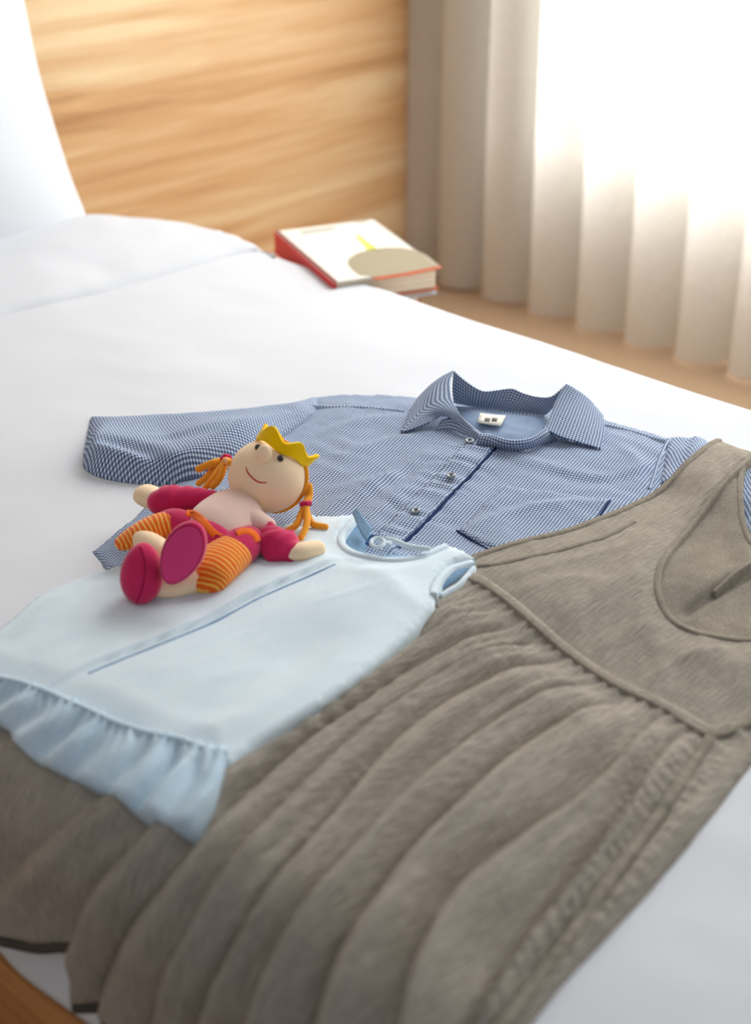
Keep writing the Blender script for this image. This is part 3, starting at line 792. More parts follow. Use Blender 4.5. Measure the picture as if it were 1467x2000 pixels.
# front bodice with the scooped neckline
bod_px = [(905, 1122), (905, 1122), (916, 1088), (932, 1074), (932, 1074), (1000, 1056), (1100, 1032), (1180, 1003), (1250, 972), (1320, 935), (1372, 897), (1406, 866), (1406, 866), (1467, 881), (1530, 900), (1530, 900), (1480, 902), (1440, 935), (1400, 975), (1345, 1032), (1300, 1090), (1285, 1125), (1286, 1160), (1306, 1196), (1350, 1219), (1400, 1231), (1467, 1238), (1560, 1228), (1635, 1180), (1695, 1080), (1752, 962), (1752, 962), (1880, 996), (1880, 996), (1822, 1110), (1775, 1220), (1755, 1310), (1660, 1376), (1660, 1376), (1560, 1372), (1467, 1384), (1392, 1404), (1392, 1404), (1300, 1356), (1200, 1308), (1100, 1246), (1010, 1184), (945, 1138)]
bz = [line(q, HB) for q in ([(960, 1130), (1060, 1110), (1180, 1080), (1260, 1060)], [(1100, 1200), (1180, 1150), (1260, 1120)], [(1150, 1260), (1240, 1220), (1320, 1215)], [(1250, 1320), (1340, 1270), (1440, 1260)], [(1000, 1160), (1110, 1130), (1200, 1140)])]
arm2 = line([(930, 1098), (975, 1098), (1040, 1086), (1110, 1070), (1180, 1048), (1250, 1010), (1300, 978)], HB)
def bod_h(s, y, d):
    h = 0.005 * sm(0, .05, d) + 0.0011 * fbm((s + y) * 12, (y - s) * 34, 71, 3)
    for i, c in enumerate(bz):
        q, t = segdist(s, y, c, closed=False)
        h = h + 0.0028 * np.exp(-(np.abs(q) / 0.010) ** 1.6) * np.sin(np.pi * np.clip(t, 0, 1)) ** .6
    q, t = segdist(s, y, arm2, closed=False)
    h = h - 0.0035 * sm(-.003, .003, q) * np.exp(-np.abs(q) / .02) * sm(1.0, .5, t)
    return h
cloth('bodice', GREY, bod_px, bod_h, h0=HB, res=0.0048, edge=0.005, thick=0.003, ang=a_sh - .35, parent=dress, base=rest_on(3, 4))
strip('armhole_binding', GREYEDGE, [(916, 1090), (932, 1077), (1000, 1058), (1100, 1034), (1180, 1005), (1250, 974), (1320, 937), (1372, 899), (1404, 869)], 0.010, 0.0014, HB, dress, twist=1)
strip('neck_binding', GREYEDGE, [(1530, 902), (1482, 904), (1442, 937), (1402, 976), (1347, 1033), (1302, 1090), (1286, 1125), (1287, 1160), (1307, 1197), (1350, 1220), (1400, 1232), (1467, 1239), (1560, 1229), (1635, 1181), (1694, 1081), (1750, 965)], 0.009, 0.0014, HB, dress, twist=1)
strip('seam', GREYEDGE, [(932, 1100), (975, 1100), (1040, 1088), (1110, 1072), (1180, 1050), (1240, 1018)], 0.008, 0.0012, HB, dress, twist=1)

# skirt: gathered folds that fan out from the waist seam and drop over the side of the bed
skirt_px = [(905, 1120), (905, 1120), (945, 1136), (1010, 1182), (1100, 1245), (1200, 1308), (1300, 1356), (1392, 1405), (1392, 1405), (1430, 1398), (1660, 1372), (1660, 1372), (1590, 1410), (1510, 1440), (1467, 1478), (1400, 1565), (1300, 1688), (1200, 1800), (1100, 1905), (1020, 2000), (930, 2110), (930, 2110),
            (760, 2120), (560, 2110), (400, 2060), (300, 2030), (236, 1990), (226, 1975), (196, 1962), (166, 1942), (160, 1900), (155, 1862), (120, 1854), (90, 1848), (50, 1830), (20, 1818), (-40, 1800), (-160, 1740), (-300, 1640), (-300, 1640),
            (-260, 1500), (-120, 1400), (60, 1330), (250, 1270), (450, 1210), (650, 1160), (820, 1125)]
cl = [[(905, 1120), (820, 1135), (650, 1175), (450, 1230), (250, 1300), (60, 1370), (-120, 1460), (-300, 1600)],
      [(950, 1150), (870, 1180), (780, 1235), (660, 1310), (500, 1400), (330, 1490), (120, 1600), (10, 1700), (-60, 1820)],
      [(985, 1180), (900, 1200), (810, 1250), (700, 1335), (590, 1420), (450, 1510), (280, 1630), (180, 1720), (130, 1840), (120, 1900)],
      [(1020, 1205), (920, 1235), (820, 1290), (720, 1360), (600, 1450), (470, 1560), (350, 1690), (260, 1800), (215, 1900), (200, 2000)],
      [(1060, 1230), (960, 1262), (860, 1315), (740, 1410), (620, 1520), (500, 1640), (400, 1780), (330, 1900), (290, 2060)],
      [(1105, 1265), (1010, 1290), (900, 1345), (790, 1435), (680, 1550), (570, 1680), (480, 1810), (420, 1930), (390, 2080)],
      [(1175, 1305), (1085, 1332), (985, 1395), (880, 1480), (770, 1590), (660, 1710), (560, 1840), (500, 1950), (470, 2090)],
      [(1235, 1340), (1150, 1372), (1040, 1440), (930, 1545), (820, 1660), (720, 1780), (650, 1900), (620, 2010), (600, 2110)],
      [(1290, 1368), (1240, 1430), (1190, 1496), (1120, 1562), (1000, 1662), (900, 1745), (830, 1830), (795, 1910), (780, 2000), (770, 2120)],
      [(1345, 1392), (1290, 1450), (1235, 1540), (1180, 1630), (1100, 1740), (1010, 1850), (940, 1960), (880, 2110)],
      [(1398, 1405), (1350, 1480), (1290, 1570), (1220, 1670), (1140, 1775), (1060, 1880), (980, 1990), (900, 2110)],
      [(1520, 1385), (1500, 1430), (1460, 1490), (1400, 1572), (1300, 1696), (1200, 1808), (1100, 1912), (1020, 2010), (940, 2110)]]
CL = [line(c, 0.02, 0.02) for c in cl]
AMP = [0.006, 0.015, 0.030, 0.028, 0.035, 0.030, 0.040, 0.044, 0.043, 0.026, 0.008]
waist = line([(905, 1120), (945, 1136), (1010, 1182), (1100, 1245), (1200, 1308), (1300, 1356), (1392, 1405), (1520, 1385)], 0.02)
def skirt_h(s, y, d):
    D = [segdist(s, y, c, closed=False) for c in CL]
    q = np.stack([a[0] for a in D]); tt = np.stack([a[1] for a in D])
    K = len(CL); u = np.zeros_like(s); amp = np.zeros_like(s); v = np.zeros_like(s); done = np.zeros(s.shape, bool)
    sgn = np.sign(np.median(q[5][np.argmin(np.abs(s - CL[0][len(CL[0]) // 2, 0]))]) or 1)
    if np.mean(q[0]) * np.mean(q[-1]) > 0: pass
    side0 = np.sign(np.mean(q[0]))
    for k in range(K - 1):
        a = q[k] * side0; b = -q[k + 1] * side0
        m = (~done) & (a >= 0) & (b >= 0)
        f = a / (a + b + 1e-9)
        u = np.where(m, k + f, u); amp = np.where(m, AMP[k], amp); v = np.where(m, tt[k] * (1 - f) + tt[k + 1] * f, v); done |= m
    u = np.where(~done & (q[-1] * side0 > 0), K - 1 + .0, u)
    qw, tw = segdist(s, y, waist, closed=False); w_ = np.abs(qw)
    fr = u - np.floor(u); ampn = amp
    fr2 = np.clip(fr + 0.10 * vn(u * 1.3, v * 5, 81), 0, 1)
    ridge = (1 - np.exp(-(fr2 / 0.10) ** 1.4)) * (1 - fr2 ** 1.5) * 1.15
    grow = sm(0.0, 0.10, w_) * (0.55 + 0.45 * sm(.05, .4, w_))
    h = ampn * ridge * grow
    # secondary folds riding on the large ones
    for kk, (fq, am) in enumerate(((2.3, .0075), (4.1, .0035))):
        u2 = u * fq + 0.9 * vn(u * .8 + 5 * kk, v * 2.2, 83 + kk); f2 = u2 - np.floor(u2)
        h = h + am * (0.35 + 0.65 * np.abs(vn(np.floor(u2) * 1.7, v * 2.5, 90 + kk))) * (1 - np.exp(-(f2 / 0.12) ** 1.3)) * (1 - f2 ** 1.6) * sm(0.01, 0.06, w_) * (1 - .6 * sm(.4, .9, v))
    h = h + 0.0042 * fbm(u * 2.2, v * 2.5 + u, 85, 2) * sm(0.02, 0.14, w_)
    # gathers close to the seam
    L = tw * 170
    h = h + 0.0020 * np.sin(L + 2.0 * vn(L * .13, w_ * 10, 88)) * np.exp(-w_ / 0.030)
    h = h + 0.0006 * fbm(s * 30, y * 30, 89, 2)
    h = h + 0.0013 * np.sin(tt[10] * 170 + 3 * vn(tt[10] * 40, q[10] * 30, 77)) * np.exp(-((np.abs(q[10]) - .012) / .009) ** 2)
    for k in range(2, K - 1):
        h = h - 0.007 * np.exp(-(q[k] / 0.0045) ** 2) * sm(0.01, .06, w_)
    return np.maximum(h * sm(-0.002, 0.014, d) - 0.0005, -0.0022)
cloth('skirt', GREY, skirt_px, skirt_h, h0=0.012, res=0.0042, edge=0.006, thick=0.003, parent=dress, base=rest_on(3, 4), ang=ang_of((830, 1700), (1240, 1400), .02), wall=0.02)
strip('waist_seam', GREYEDGE, [(908, 1122), (945, 1137), (1010, 1182), (1100, 1245), (1200, 1308), (1300, 1356), (1392, 1405), (1467, 1387), (1560, 1376), (1655, 1373)], 0.010, 0.0009, 0.022, dress, twist=1)
strip('side_seam', GREYEDGE, [(1398, 1410), (1350, 1486), (1290, 1576), (1225, 1668), (1150, 1775), (1070, 1880), (990, 1990), (925, 2080)], 0.013, 0.0020, 0.014, dress, twist=.5)
strip('hem', GREYDARK, [(-40, 1797), (20, 1814), (50, 1826), (90, 1844), (120, 1850), (153, 1858)], 0.012, 0.003, 0.012, dress)
strip('hem', GREYDARK, [(166, 1938), (196, 1958), (226, 1971), (238, 1988)], 0.012, 0.003, 0.012, dress)

# ------------------------------------------------------------------ child's pale blue dress
frock = empty('child_dress', P(400, 1250, 0.0), 'pale blue sleeveless child dress with a ruffled hem laid over the grey dress', 'dress')
HF = 0.030
a_fr = ang_of((160, 1292), (655, 1090), HF)
# inner back at the neck and in the right armhole
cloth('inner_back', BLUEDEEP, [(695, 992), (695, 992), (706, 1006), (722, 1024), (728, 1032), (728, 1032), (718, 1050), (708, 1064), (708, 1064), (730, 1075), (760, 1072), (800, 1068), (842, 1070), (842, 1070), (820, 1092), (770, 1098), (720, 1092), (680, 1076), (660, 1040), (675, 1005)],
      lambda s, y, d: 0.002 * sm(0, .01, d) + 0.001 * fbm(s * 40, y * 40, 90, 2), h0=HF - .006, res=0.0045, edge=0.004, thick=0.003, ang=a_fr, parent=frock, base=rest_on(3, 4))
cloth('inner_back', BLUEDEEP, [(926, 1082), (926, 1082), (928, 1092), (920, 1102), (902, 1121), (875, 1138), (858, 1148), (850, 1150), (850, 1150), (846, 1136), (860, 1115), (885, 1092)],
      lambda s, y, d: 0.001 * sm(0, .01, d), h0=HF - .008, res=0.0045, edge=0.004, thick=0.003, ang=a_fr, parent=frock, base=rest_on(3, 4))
fr_px = [(612, 988), (612, 988), (650, 991), (696, 989), (696, 989), (684, 1003), (668, 1026), (664, 1042), (672, 1058), (692, 1072), (730, 1083), (768, 1087), (808, 1083), (840, 1071), (874, 1051), (874, 1051), (892, 1058), (926, 1079), (926, 1079), (905, 1086), (878, 1098), (860, 1116), (849, 1134), (846, 1150), (850, 1166), (848, 1182), (834, 1198),
         (800, 1236), (720, 1308), (640, 1370), (560, 1420), (500, 1458), (446, 1502), (446, 1502), (405, 1492), (340, 1468), (260, 1440), (150, 1386), (60, 1341), (0, 1320), (-120, 1300), (-230, 1290), (-230, 1290), (-160, 1250), (-60, 1215), (0, 1180), (60, 1130), (120, 1100), (182, 1083), (182, 1083), (250, 1072), (330, 1058), (430, 1042), (500, 1032), (536, 1026), (536, 1026), (545, 1012), (575, 1004), (598, 998)]
pl = line([(668, 1084), (655, 1092), (500, 1152), (380, 1207), (240, 1262), (160, 1294), (60, 1340)], HF)
fz = [line(q, HF) for q in ([(420, 1455), (560, 1380), (700, 1270), (790, 1210)], [(250, 1400), (400, 1330), (560, 1290)], [(60, 1260), (180, 1190), (300, 1130)], [(700, 1110), (760, 1140), (840, 1200)], [(20, 1220), (110, 1150), (180, 1110)], [(300, 1430), (440, 1420), (560, 1370)])]
def fr_h(s, y, d):
    q, t = segdist(s, y, pl, closed=False); tt = np.clip(t, 0, 1)
    prof_ = np.sin(np.pi * np.clip(tt * 1.02, 0, 1)) ** .5
    h = 0.008 * sm(0, .05, d) + 0.0011 * fbm(s * 12, y * 12, 93, 3)
    sd = -1 if fr_side < 0 else 1
    qq = q * sd                                   # positive on the far (doll) side
    h = h + prof_ * (0.0045 * np.exp(-np.clip(qq, 0, 1) / 0.035) * sm(-0.0015, 0.0015, qq) - 0.0035 * np.exp(-(np.clip(-qq, 0, 1) / 0.012)) * sm(0.002, -0.001, qq))
    for i, c in enumerate(fz):
        g, t2 = segdist(s, y, c, closed=False)
        h = h + 0.0022 * np.exp(-(np.abs(g) / 0.016) ** 1.6) * np.sin(np.pi * np.clip(t2, 0, 1)) ** .7
    return h
fr_side = segdist(*[np.array([v]) for v in px2s(450, 1130, HF)], pl, closed=False)[0][0]
cloth('body', BLUE, fr_px, fr_h, h0=HF, res=0.0048, edge=0.004, thick=0.005, ang=a_fr, parent=frock, base=rest_on(5, 7))
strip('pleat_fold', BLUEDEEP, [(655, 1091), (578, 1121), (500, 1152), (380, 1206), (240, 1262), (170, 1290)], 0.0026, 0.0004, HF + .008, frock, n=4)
strip('neck_binding', BLUE, [(696, 992), (685, 1004), (670, 1026), (666, 1042), (674, 1057), (693, 1070), (730, 1081), (768, 1085), (808, 1081), (840, 1069), (872, 1053)], 0.010, 0.0022, HF + .004, frock, twist=1)
strip('armhole_binding', BLUE, [(924, 1081), (903, 1088), (880, 1099), (862, 1117), (851, 1135), (847, 1148), (848, 1156)], 0.010, 0.002, HF + .004, frock, twist=1)
strip('armhole_binding', BLUE, [(536, 1026), (548, 1012), (575, 1004), (598, 998), (612, 990)], 0.009, 0.003, HF + .004, frock, twist=1)
strip('armhole_binding', BLUE, [(926, 1092), (902, 1121), (878, 1136), (860, 1146)], 0.007, 0.003, HF, frock, twist=1)
# ruffle
ru_px = [(446, 1500), (446, 1500), (440, 1530), (428, 1560), (410, 1590), (392, 1618), (376, 1638), (376, 1638), (340, 1626), (285, 1603), (243, 1572), (222, 1556), (180, 1538), (130, 1514), (90, 1495), (60, 1480), (35, 1455), (20, 1440), (0, 1410), (-60, 1395), (-160, 1385), (-250, 1360), (-250, 1360), (-230, 1290), (-230, 1290), (-120, 1300), (0, 1320), (60, 1341), (150, 1386), (260, 1440), (340, 1468), (405, 1492)]
rs = line([(-230, 1290), (-120, 1300), (0, 1320), (60, 1341), (150, 1386), (260, 1440), (340, 1468), (405, 1492), (446, 1500)], HF - .006)
rb = line([(-250, 1360), (-160, 1385), (-60, 1395), (0, 1410), (60, 1480), (130, 1514), (180, 1538), (243, 1572), (285, 1603), (340, 1626), (376, 1638)], HF - .012)
def ru_h(s, y, d):
    q, t = segdist(s, y, rs, closed=False); q2, t2 = segdist(s, y, rb, closed=False)
    f = np.abs(q) / (np.abs(q) + np.abs(q2) + 1e-6); tt = t * (1 - f) + t2 * f
    ph = tt * 2 * np.pi * 10 + 3.6 * vn(tt * 7, f * .6, 95)
    amp_ = 0.55 + 0.45 * vn(tt * 11, f * .2 + 3, 96)
    fold = np.sin(ph); fold = np.where(fold > 0, fold ** 0.8, -np.abs(fold) ** 1.4)
    fine = np.sin(tt * 2 * np.pi * 37 + 2 * vn(tt * 20, f * 2, 97))
    return 0.006 + (0.0080 * sm(0, .6, f) + .0015) * fold * amp_ + 0.0022 * fine * sm(.8, .05, f) + 0.001 * fbm(s * 40, y * 40, 99, 2)
BLUE2 = mat_plainweave('ruffle_blue_cotton', srgb(186, 210, 226), srgb(212, 229, 240), (240, 600), 0.25, (20, 20, 1), 0.9)
cloth('ruffle', BLUE2, ru_px, ru_h, h0=HF - .010, res=0.0038, edge=0.004, thick=0.002, ang=a_fr, parent=frock, base=rest_on(4, 5))
strip('ruffle_seam', BLUE2, rs, 0.005, 0.0015, HF, frock, n=4)
# button loop and navy tag at the back of the neck
NAVY = plain('navy_tag', srgb(30, 84, 140), 0.7, 0.2)
tz = HF + .006
loft('care_tag', NAVY, [PP([(713, 1062, tz), (720, 1050, tz), (727, 1043, tz + .003)]), PP([(724, 1066, tz), (731, 1056, tz), (735, 1048, tz + .003)])], frock, thick=.0012, nu=6, nv=4)
lp = [P(738 + 13 * math.cos(a), 1060 - 9 * math.sin(a), tz + .004) for a in np.linspace(0.1, 2 * math.pi - .1, 14)]
tube('button_loop', BLUE, [P(762, 1060, tz + .002)] + lp + [P(762, 1064, tz + .002)], [.0024] * 16, frock, seg=10, step=.002)
tube('back_neck_edge', BLUE, [P(756, 1052, tz), P(775, 1058, tz), P(800, 1068, tz), P(836, 1072, tz - .001)], [.003, .0034, .0034, .003], frock, seg=12)
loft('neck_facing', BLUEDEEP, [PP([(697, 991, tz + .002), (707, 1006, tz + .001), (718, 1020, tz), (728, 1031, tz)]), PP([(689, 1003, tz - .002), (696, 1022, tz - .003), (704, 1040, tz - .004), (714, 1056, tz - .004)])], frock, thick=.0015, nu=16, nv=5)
# ------------------------------------------------------------------ the rag doll
doll = empty('rag_doll', P(440, 1050, 0.02), 'smiling rag doll with yellow felt crown, orange pigtails and pink boots', 'doll')
SKIN = plain('doll_jersey', srgb(255, 226, 188), 0.85, 0.15, 0.15, 0.15)
MAG = plain('magenta_velour', srgb(206, 40, 92), 0.85, 0.15, 0.45, 0.5)
MAG2 = plain('magenta_sole', srgb(224, 66, 124), 0.85, 0.15, 0.4, 0.4)
ORA = plain('orange_velour', srgb(240, 110, 22), 0.85, 0.15, 0.3, 0.4)
HAIR = plain('hair_felt', srgb(246, 164, 48), 0.85, 0.15, 0.3, 0.6)
CROWN = plain('yellow_felt', srgb(252, 204, 8), 0.9, 0.1, 0.3, 0.6)
CHEST = plain('pale_pink_velour', srgb(240, 206, 192), 0.85, 0.15, 0.4, 0.3)
BLACK = plain('black_bead', srgb(14, 12, 14), 0.12, 0.8)
REDT = plain('red_thread', srgb(196, 26, 30), 0.7, 0.2)
SEAMM = plain('dark_magenta_seam', srgb(160, 20, 66), 0.9, 0.1)
def mat_stripe():
    m = M('orange_stripes', 0.85, 0.15); s = m.n('ShaderNodeSeparateXYZ'); m.l(m.map((1, 1, 1)), s.inputs[0])
    nz = m.noise(m.map((70, 6, 1)), 1, 2)
    f = m.math('FRACT', m.math('ADD', m.math('MULTIPLY', s.outputs[0], 1 / 0.0052), m.math('MULTIPLY', nz, 0.8)))
    m.color(m.ramp(f, [(0.0, srgb(240, 104, 18)), (0.52, srgb(240, 104, 18)), (0.64, srgb(252, 192, 84)), (0.88, srgb(252, 192, 84)), (0.98, srgb(240, 104, 18))]))
    m.b.inputs['Sheen Weight'].default_value = 0.3
    m.bump(m.noise(m.map((900, 900, 900), 'Object'), 1, 2), 0.3, 0.0006); return m.m
STR = mat_stripe()
R = lambda px_, p: px_ / ppm(p)
# head
hc = P(522, 930, 0.072); HR = R(75.5, hc)
Fd = (CR * -0.03 + CU * 0.49 + CB * 0.87).normalized()
Up = (CR * 0.44 + CU * 0.90); Up = (Up - Fd * Up.dot(Fd)).normalized(); Rt = Up.cross(Fd).normalized()
if Rt.dot(CR) < 0: Rt = -Rt
head = blob('head', SKIN, hc, CR * HR * 1.015, CB * HR * .97, CU * HR * 0.955, doll, seg=64)
def onhead(px, py, k=1.0):
    a = (px - 522) / 76.6; b = -(py - 930) / 72.0
    c = math.sqrt(max(0.0, 1 - a * a - b * b))
    return hc + (CR * a * 1.015 + CU * b * 0.955 + CB * c * .97) * HR * k
nz_ = onhead(521, 896)
nose = blob('nose', SKIN, nz_ + Fd * .004 + CU * .001, (CR * .0088), (Fd * 0.0130 + CU * .003), (Up * .0092 + CR * -.001), head, seg=28)
for a, b in ((508, 877), (551, 898)):
    e = onhead(a, b); n_ = (e - hc).normalized()
    blob('eye', BLACK, e + n_ * .0006, CR * .0037, CU * .0040, CB * .0034, head, seg=20)
tube('mouth', REDT, [onhead(a, b, 1.004) for a, b in ((486, 915), (490, 925), (499, 935), (511, 943), (525, 944))], [.0006, .0008, .0008, .0008, .0006], head, seg=8, step=.0015)
# hair cap over the back of the head, with its edge
Nc = (CR * -0.42 + CU * -0.12 + CB * 0.90).normalized()
bm = bmesh.new(); bmesh.ops.create_uvsphere(bm, u_segments=64, v_segments=40, radius=1)
Mx = Matrix((CR, CU, CB)).transposed()
for v in bm.verts: v.co = Mx @ v.co
th_ = -0.25
bmesh.ops.bisect_plane(bm, geom=bm.verts[:] + bm.edges[:] + bm.faces[:], plane_co=Nc * th_, plane_no=Nc, clear_outer=True)
for v in bm.verts:
    q = v.co; v.co = hc + (CR * q.dot(CR) * 1.015 + CU * q.dot(CU) * .955 + CB * q.dot(CB) * .97) * HR * 1.035
for f in bm.faces: f.smooth = True
me = bpy.data.meshes.new('hair'); bm.to_mesh(me); bm.free(); hair = under(link('hair', me, HAIR), doll)
md = hair.modifiers.new('s', 'SOLIDIFY'); md.thickness = 0.003; md.offset = 0
e1 = Nc.cross(CU).normalized(); e2 = Nc.cross(e1); rim = []
for k in range(49):
    a = 2 * math.pi * k / 48; q = Nc * th_ + (e1 * math.cos(a) + e2 * math.sin(a)) * math.sqrt(1 - th_ ** 2)
    rim.append(hc + (CR * q.dot(CR) * 1.015 + CU * q.dot(CU) * .955 + CB * q.dot(CB) * .97) * HR * 1.03)
tube('hair_edge', HAIR, rim, [.0024] * 49, hair, seg=10, caps=False)
# pigtails
def strand(pts, r=.0042):
    tube('hair_strand', HAIR, pts, [r * .9] + [r] * (len(pts) - 2) + [r * .92], doll, seg=12, step=.002)
def torus(name, mat, c, axis, R1, r1, parent, wob=0.0):
    ax = axis.normalized(); a = ax.orthogonal().normalized(); b = ax.cross(a)
    bm = bmesh.new(); n, m_ = 28, 12; g = []
    for i in range(n):
        t = 2 * math.pi * i / n; d = a * math.cos(t) + b * math.sin(t); rr = r1 * (1 + wob * math.sin(t * 6))
        g.append([bm.verts.new(c + d * (R1 + rr * math.cos(2 * math.pi * j / m_)) + ax * rr * math.sin(2 * math.pi * j / m_)) for j in range(m_)])
    for i in range(n):
        for j in range(m_):
            f = bm.faces.new((g[i][j], g[(i + 1) % n][j], g[(i + 1) % n][(j + 1) % m_], g[i][(j + 1) % m_])); f.smooth = True
    bmesh.ops.recalc_face_normals(bm, faces=bm.faces)
    me = bpy.data.meshes.new(name); bm.to_mesh(me); bm.free(); return under(link(name, me, mat), parent)
k1 = P(440, 900, .064)
strand([onhead(452, 905, 1.0), k1, P(415, 905, .062), P(388, 916, .052)], .0048)
strand([k1, P(420, 912, .055), P(404, 932, .044), P(388, 944, .036)])
strand([k1, P(428, 918, .058), P(414, 938, .050), P(400, 954, .042)])
strand([k1, P(436, 918, .062), P(428, 936, .055), P(416, 950, .048)])
torus('hair_tie', MAG, P(442, 898, .064), P(430, 904, .06) - onhead(460, 895), .0040, .0036, doll, .12)
k2 = P(597, 984, .048)
strand([onhead(603, 950, 1.0), onhead(602, 970, 1.01), k2], .0052)
strand([k2, P(588, 1005, .040), P(578, 1026, .034), P(562, 1036, .030)], .0040)
strand([k2, P(599, 1005, .042), P(598, 1028, .036), P(588, 1050, .030)], .0040)
strand([k2, P(602, 1008, .034), P(612, 1024, .028), P(636, 1029, .026)], .0040)
torus('hair_tie', MAG, P(597, 984, .048), CU * 1.0 + CR * -.15, .0042, .0034, doll, .12)
# crown: a band of felt with six points round the top of the head
axc = (CR * 0.50 + CU * 0.84 + CB * -0.02).normalized(); a1 = axc.cross(CB).normalized(); a2 = axc.cross(a1).normalized()
bm = bmesh.new(); n = 120; ht = R(34, hc); g = []
for i in range(n):
    t = 2 * math.pi * i / n; d = a1 * math.cos(t) + a2 * math.sin(t)
    ph = (t / (2 * math.pi) * 6 + .5) % 1; tip = 0.60 + 0.40 * (0.5 - 0.5 * math.cos(2 * math.pi * ph)) ** 0.8
    bend = 0.004 * math.sin(t * 3 + 1)
    col = []
    for j in range(7):
        f_ = j / 6; rr = HR * 0.72 * (1 + 0.08 * f_) + bend * f_
        col.append(bm.verts.new(hc + axc * (HR * 0.70 + ht * tip * f_) + d * rr + axc * .0012 * math.sin(t * 5)))
    g.append(col)
for i in range(n):
    for j in range(6):
        f = bm.faces.new((g[i][j], g[(i + 1) % n][j], g[(i + 1) % n][j + 1], g[i][j + 1])); f.smooth = True
me = bpy.data.meshes.new('crown'); bm.to_mesh(me); bm.free(); cw = under(link('crown', me, CROWN), doll)
md = cw.modifiers.new('s', 'SOLIDIFY'); md.thickness = 0.0042; md.offset = 0
md = cw.modifiers.new('b', 'BEVEL'); md.width = 0.0008; md.segments = 2; md.limit_method = 'ANGLE'

# body
fl_ = Vector((0, 0, 1.0))
tube('torso', CHEST, [P(496, 984, .046), P(470, 994, .046), P(448, 1010, .046), P(425, 1032, .044), P(408, 1048, .040)],
     [(.020, .016), (.036, .024), (.0400, .027), (.040, .027), (.036, .024)], doll, seg=32, flat=fl_)
tube('trousers', MAG, [P(408, 1054, .040), P(400, 1062, .037), P(392, 1068, .034)], [(.0390, .0250), (.0385, .0250), (.034, .023)], doll, seg=32, flat=fl_)
# thighs and striped legs
tube('trouser_leg', MAG, [P(374, 1036, .042), P(358, 1029, .044), P(338, 1024, .044), P(318, 1030, .042)], [(.018, .016), (.020, .018), (.0195, .018), (.019, .016)], doll, seg=28, flat=fl_)
tube('striped_leg', STR, [P(336, 1026, .044), P(306, 1034, .042), P(276, 1045, .039), P(250, 1056, .035), P(236, 1062, .033)], [(.0200, .017), (.0200, .0165), (.0185, .0140), (.0160, .0100), (.0125, .0065)], doll, seg=32, flat=fl_)
tube('trouser_leg', MAG, [P(482, 1056, .038), P(468, 1066, .038), P(452, 1078, .037), P(438, 1088, .036)], [(.022, .018), (.0255, .0205), (.0270, .0205), (.027, .020)], doll, seg=28, flat=fl_)
tube('striped_leg', STR, [P(450, 1079, .037), P(432, 1096, .036), P(416, 1113, .034), P(404, 1128, .031), P(399, 1139, .028)], [(.0275, .0205), (.0275, .0205), (.0270, .019), (.0260, .0165), (.0240, .0120)], doll, seg=32, flat=fl_)
# shins
tube('shin', SKIN, [P(398, 1128, .030), P(370, 1138, .028), P(340, 1146, .026), P(312, 1146, .026)], [.0135, .0135, .0125, .0125], doll, seg=20)
tube('shin', SKIN, [P(268, 1052, .036), P(296, 1066, .038), P(322, 1082, .042), P(345, 1100, .044)], [.013, .0145, .0140, .013], doll, seg=20)
# boots
def boot(cx, cy, z, ax_px, ay_px, az_, rot, name='boot'):
    c = P(cx, cy, z); u = (CU * math.cos(rot) + CR * math.sin(rot)); v = (CR * math.cos(rot) - CU * math.sin(rot))
    return c, u, v
c, u, v = boot(277, 1120, .044, 0, 0, 0, math.radians(4))
def sh1(q):
    k = 1 - 0.10 * q.z - .05 * q.z * q.z
    return Vector((q.x * k, q.y, q.z))
b1_ = blob('boot', MAG, c, v * R(42, c), CB * R(40, c), u * R(61, c), doll, seg=48, fn=sh1)
def onb(a, b, k=1.006):
    kk = 1 - 0.10 * b - .05 * b * b; cc = math.sqrt(max(0, 1 - a * a - b * b))
    return c + (v * R(42, c) * a * kk + CB * R(40, c) * cc + u * R(61, c) * b) * k
tube('boot_seam', SEAMM, [onb(-.60, .80), onb(-.1, .84), onb(.12, .62), onb(.25, .35), onb(.28, .0), onb(.20, -.4), onb(.02, -.75), onb(-.12, -.95)], [.0005] + [.0007] * 6 + [.0005], b1_, seg=6, step=.002)
c2, u2, v2 = boot(357, 1080, .072, 0, 0, 0, math.radians(26))
def sh2(q):
    s_ = 1.0; y = q.y
    if y > 0.35: y = 0.35 + (y - 0.35) * 0.30
    p = 1 + 0.10 * q.z - .10 * q.z * q.z
    r = math.sqrt(q.x ** 2 + q.z ** 2)
    g_ = 1 + 0.05 * r
    return Vector((q.x * p * g_, y, q.z * g_))
b2_ = blob('boot', MAG, c2, v2 * R(39, c2), CB * R(40, c2), u2 * R(64, c2), doll, seg=56, fn=sh2)
so = blob('sole', MAG2, c2 + CB * R(40, c2) * 0.44 - u2 * .001 - CU * .001, v2 * R(36, c2), CB * R(5.5, c2), u2 * R(60, c2), b2_, seg=48, fn=lambda q: Vector((q.x * (1 + .12 * q.z - .08 * q.z * q.z), q.y, q.z)))
ring = []
for k in range(41):
    a = 2 * math.pi * k / 40; x = math.cos(a); z = math.sin(a)
    ring.append(c2 + CB * R(40, c2) * 0.455 - u2 * .001 - CU * .001 + v2 * R(36.5, c2) * x * (1 + .12 * z - .08 * z * z) + u2 * R(60.5, c2) * z)
tube('boot_seam', SEAMM, ring, [.0004] * 41, b2_, seg=6, caps=False)
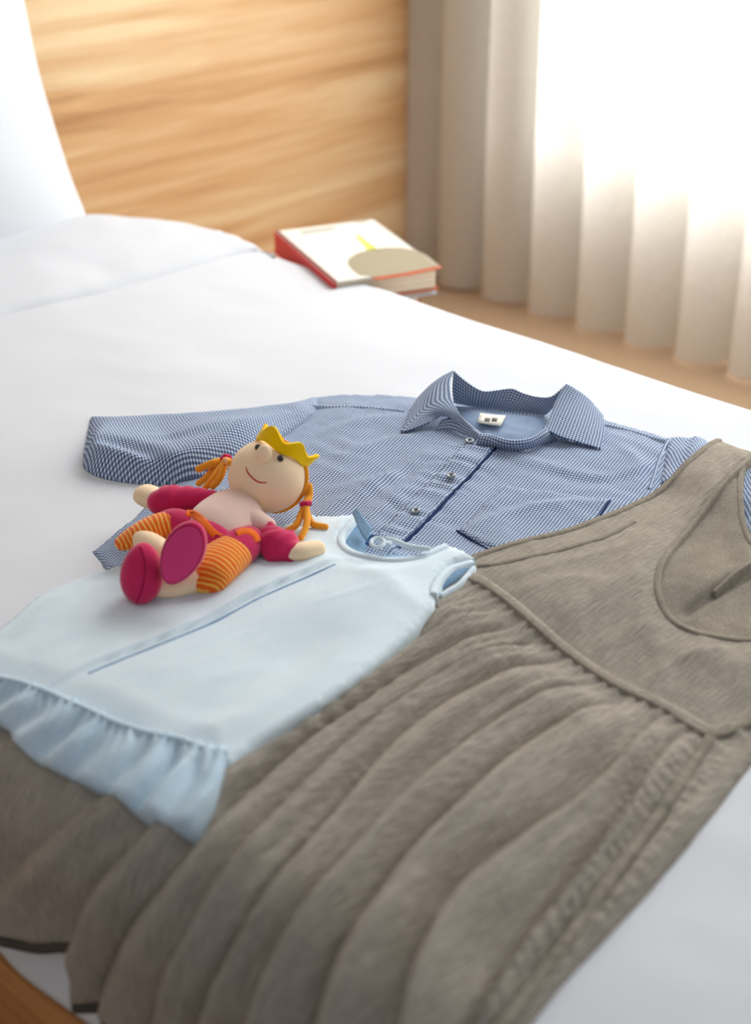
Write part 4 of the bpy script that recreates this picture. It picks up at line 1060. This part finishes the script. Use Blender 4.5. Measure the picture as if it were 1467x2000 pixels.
# arms
tube('sleeve', MAG, [P(428, 978, .050), P(396, 976, .049), P(362, 976, .047), P(332, 979, .045), P(314, 980, .044)], [(.010, .010), (.013, .013), (.018, .016), (.0215, .019), (.0190, .016)], doll, seg=36, flat=fl_, wr=.09)
tube('hand', SKIN, [P(322, 982, .043), P(306, 978, .042), P(292, 970, .042), P(284, 966, .042)], [(.0125, .011), (.0145, .0125), (.0165, .013), (.0165, .012)], doll, seg=28, flat=fl_)
tube('sleeve', MAG, [P(522, 1040, .040), P(532, 1053, .037), P(543, 1066, .034), P(558, 1074, .033), P(570, 1078, .033)], [(.012, .012), (.0195, .017), (.0240, .019), (.022, .0175), (.0145, .012)], doll, seg=36, flat=fl_, wr=.13)
tube('hand', SKIN, [P(566, 1080, .034), P(586, 1078, .034), P(604, 1075, .033), P(620, 1071, .032)], [(.0095, .0085), (.0120, .0105), (.0115, .010), (.0100, .009)], doll, seg=24, flat=fl_)
tube('shirt_shoulder', CHEST, [P(484, 1014, .050), P(505, 1020, .048), P(524, 1026, .044)], [(.016, .014), (.015, .013), (.010, .009)], doll, seg=22, flat=fl_)
# orange trim following the hem of the tunic, laid on the surface beneath
from mathutils.bvhtree import BVHTree
def surf(names):
    vs, fs = [], []
    for o in doll.children:
        if o.name.split('.')[0] in names:
            k = len(vs); vs += [doll.location + Vector(o.matrix_parent_inverse.to_translation()) + v.co for v in o.data.vertices]; fs += [[i + k for i in p.vertices] for p in o.data.polygons]
    return BVHTree.FromPolygons(vs, fs)
bv = surf({'torso', 'trousers', 'trouser_leg', 'shirt_shoulder', 'striped_leg'})
def band(name, mat, px, wpx, rise=.0012):
    c_ = cr(px, 3.0); t = np.gradient(c_, axis=0); t /= np.linalg.norm(t, axis=1)[:, None]; nn = np.stack([-t[:, 1], t[:, 0]], 1)
    rows = []
    for k in range(-3, 4):
        row = []
        for p, q in zip(c_, nn):
            d = ray(p[0] + q[0] * wpx * k / 6, p[1] + q[1] * wpx * k / 6).normalized()
            hit = bv.ray_cast(Vector((0, 0, CAMZ)), d)
            if hit[0] is None: continue
            row.append(hit[0] + hit[1] * ((rise if abs(k) < 3 else -.0005)))
        rows.append(row)
    m_ = min(len(r) for r in rows); vs = [v for r in rows for v in r[:m_]]
    fs = [(k * m_ + i, k * m_ + i + 1, (k + 1) * m_ + i + 1, (k + 1) * m_ + i) for k in range(6) for i in range(m_ - 1)]
    me = bpy.data.meshes.new(name); me.from_pydata([list(v) for v in vs], [], fs); me.polygons.foreach_set('use_smooth', np.ones(len(me.polygons), bool))
    return under(link(name, me, mat), doll)
band('trim', ORA, [(364, 1000), (380, 1005), (396, 1018), (412, 1036), (426, 1048), (436, 1051)], 17)
band('trim', ORA, [(462, 1042), (474, 1037), (488, 1038), (499, 1046), (504, 1058)], 14)
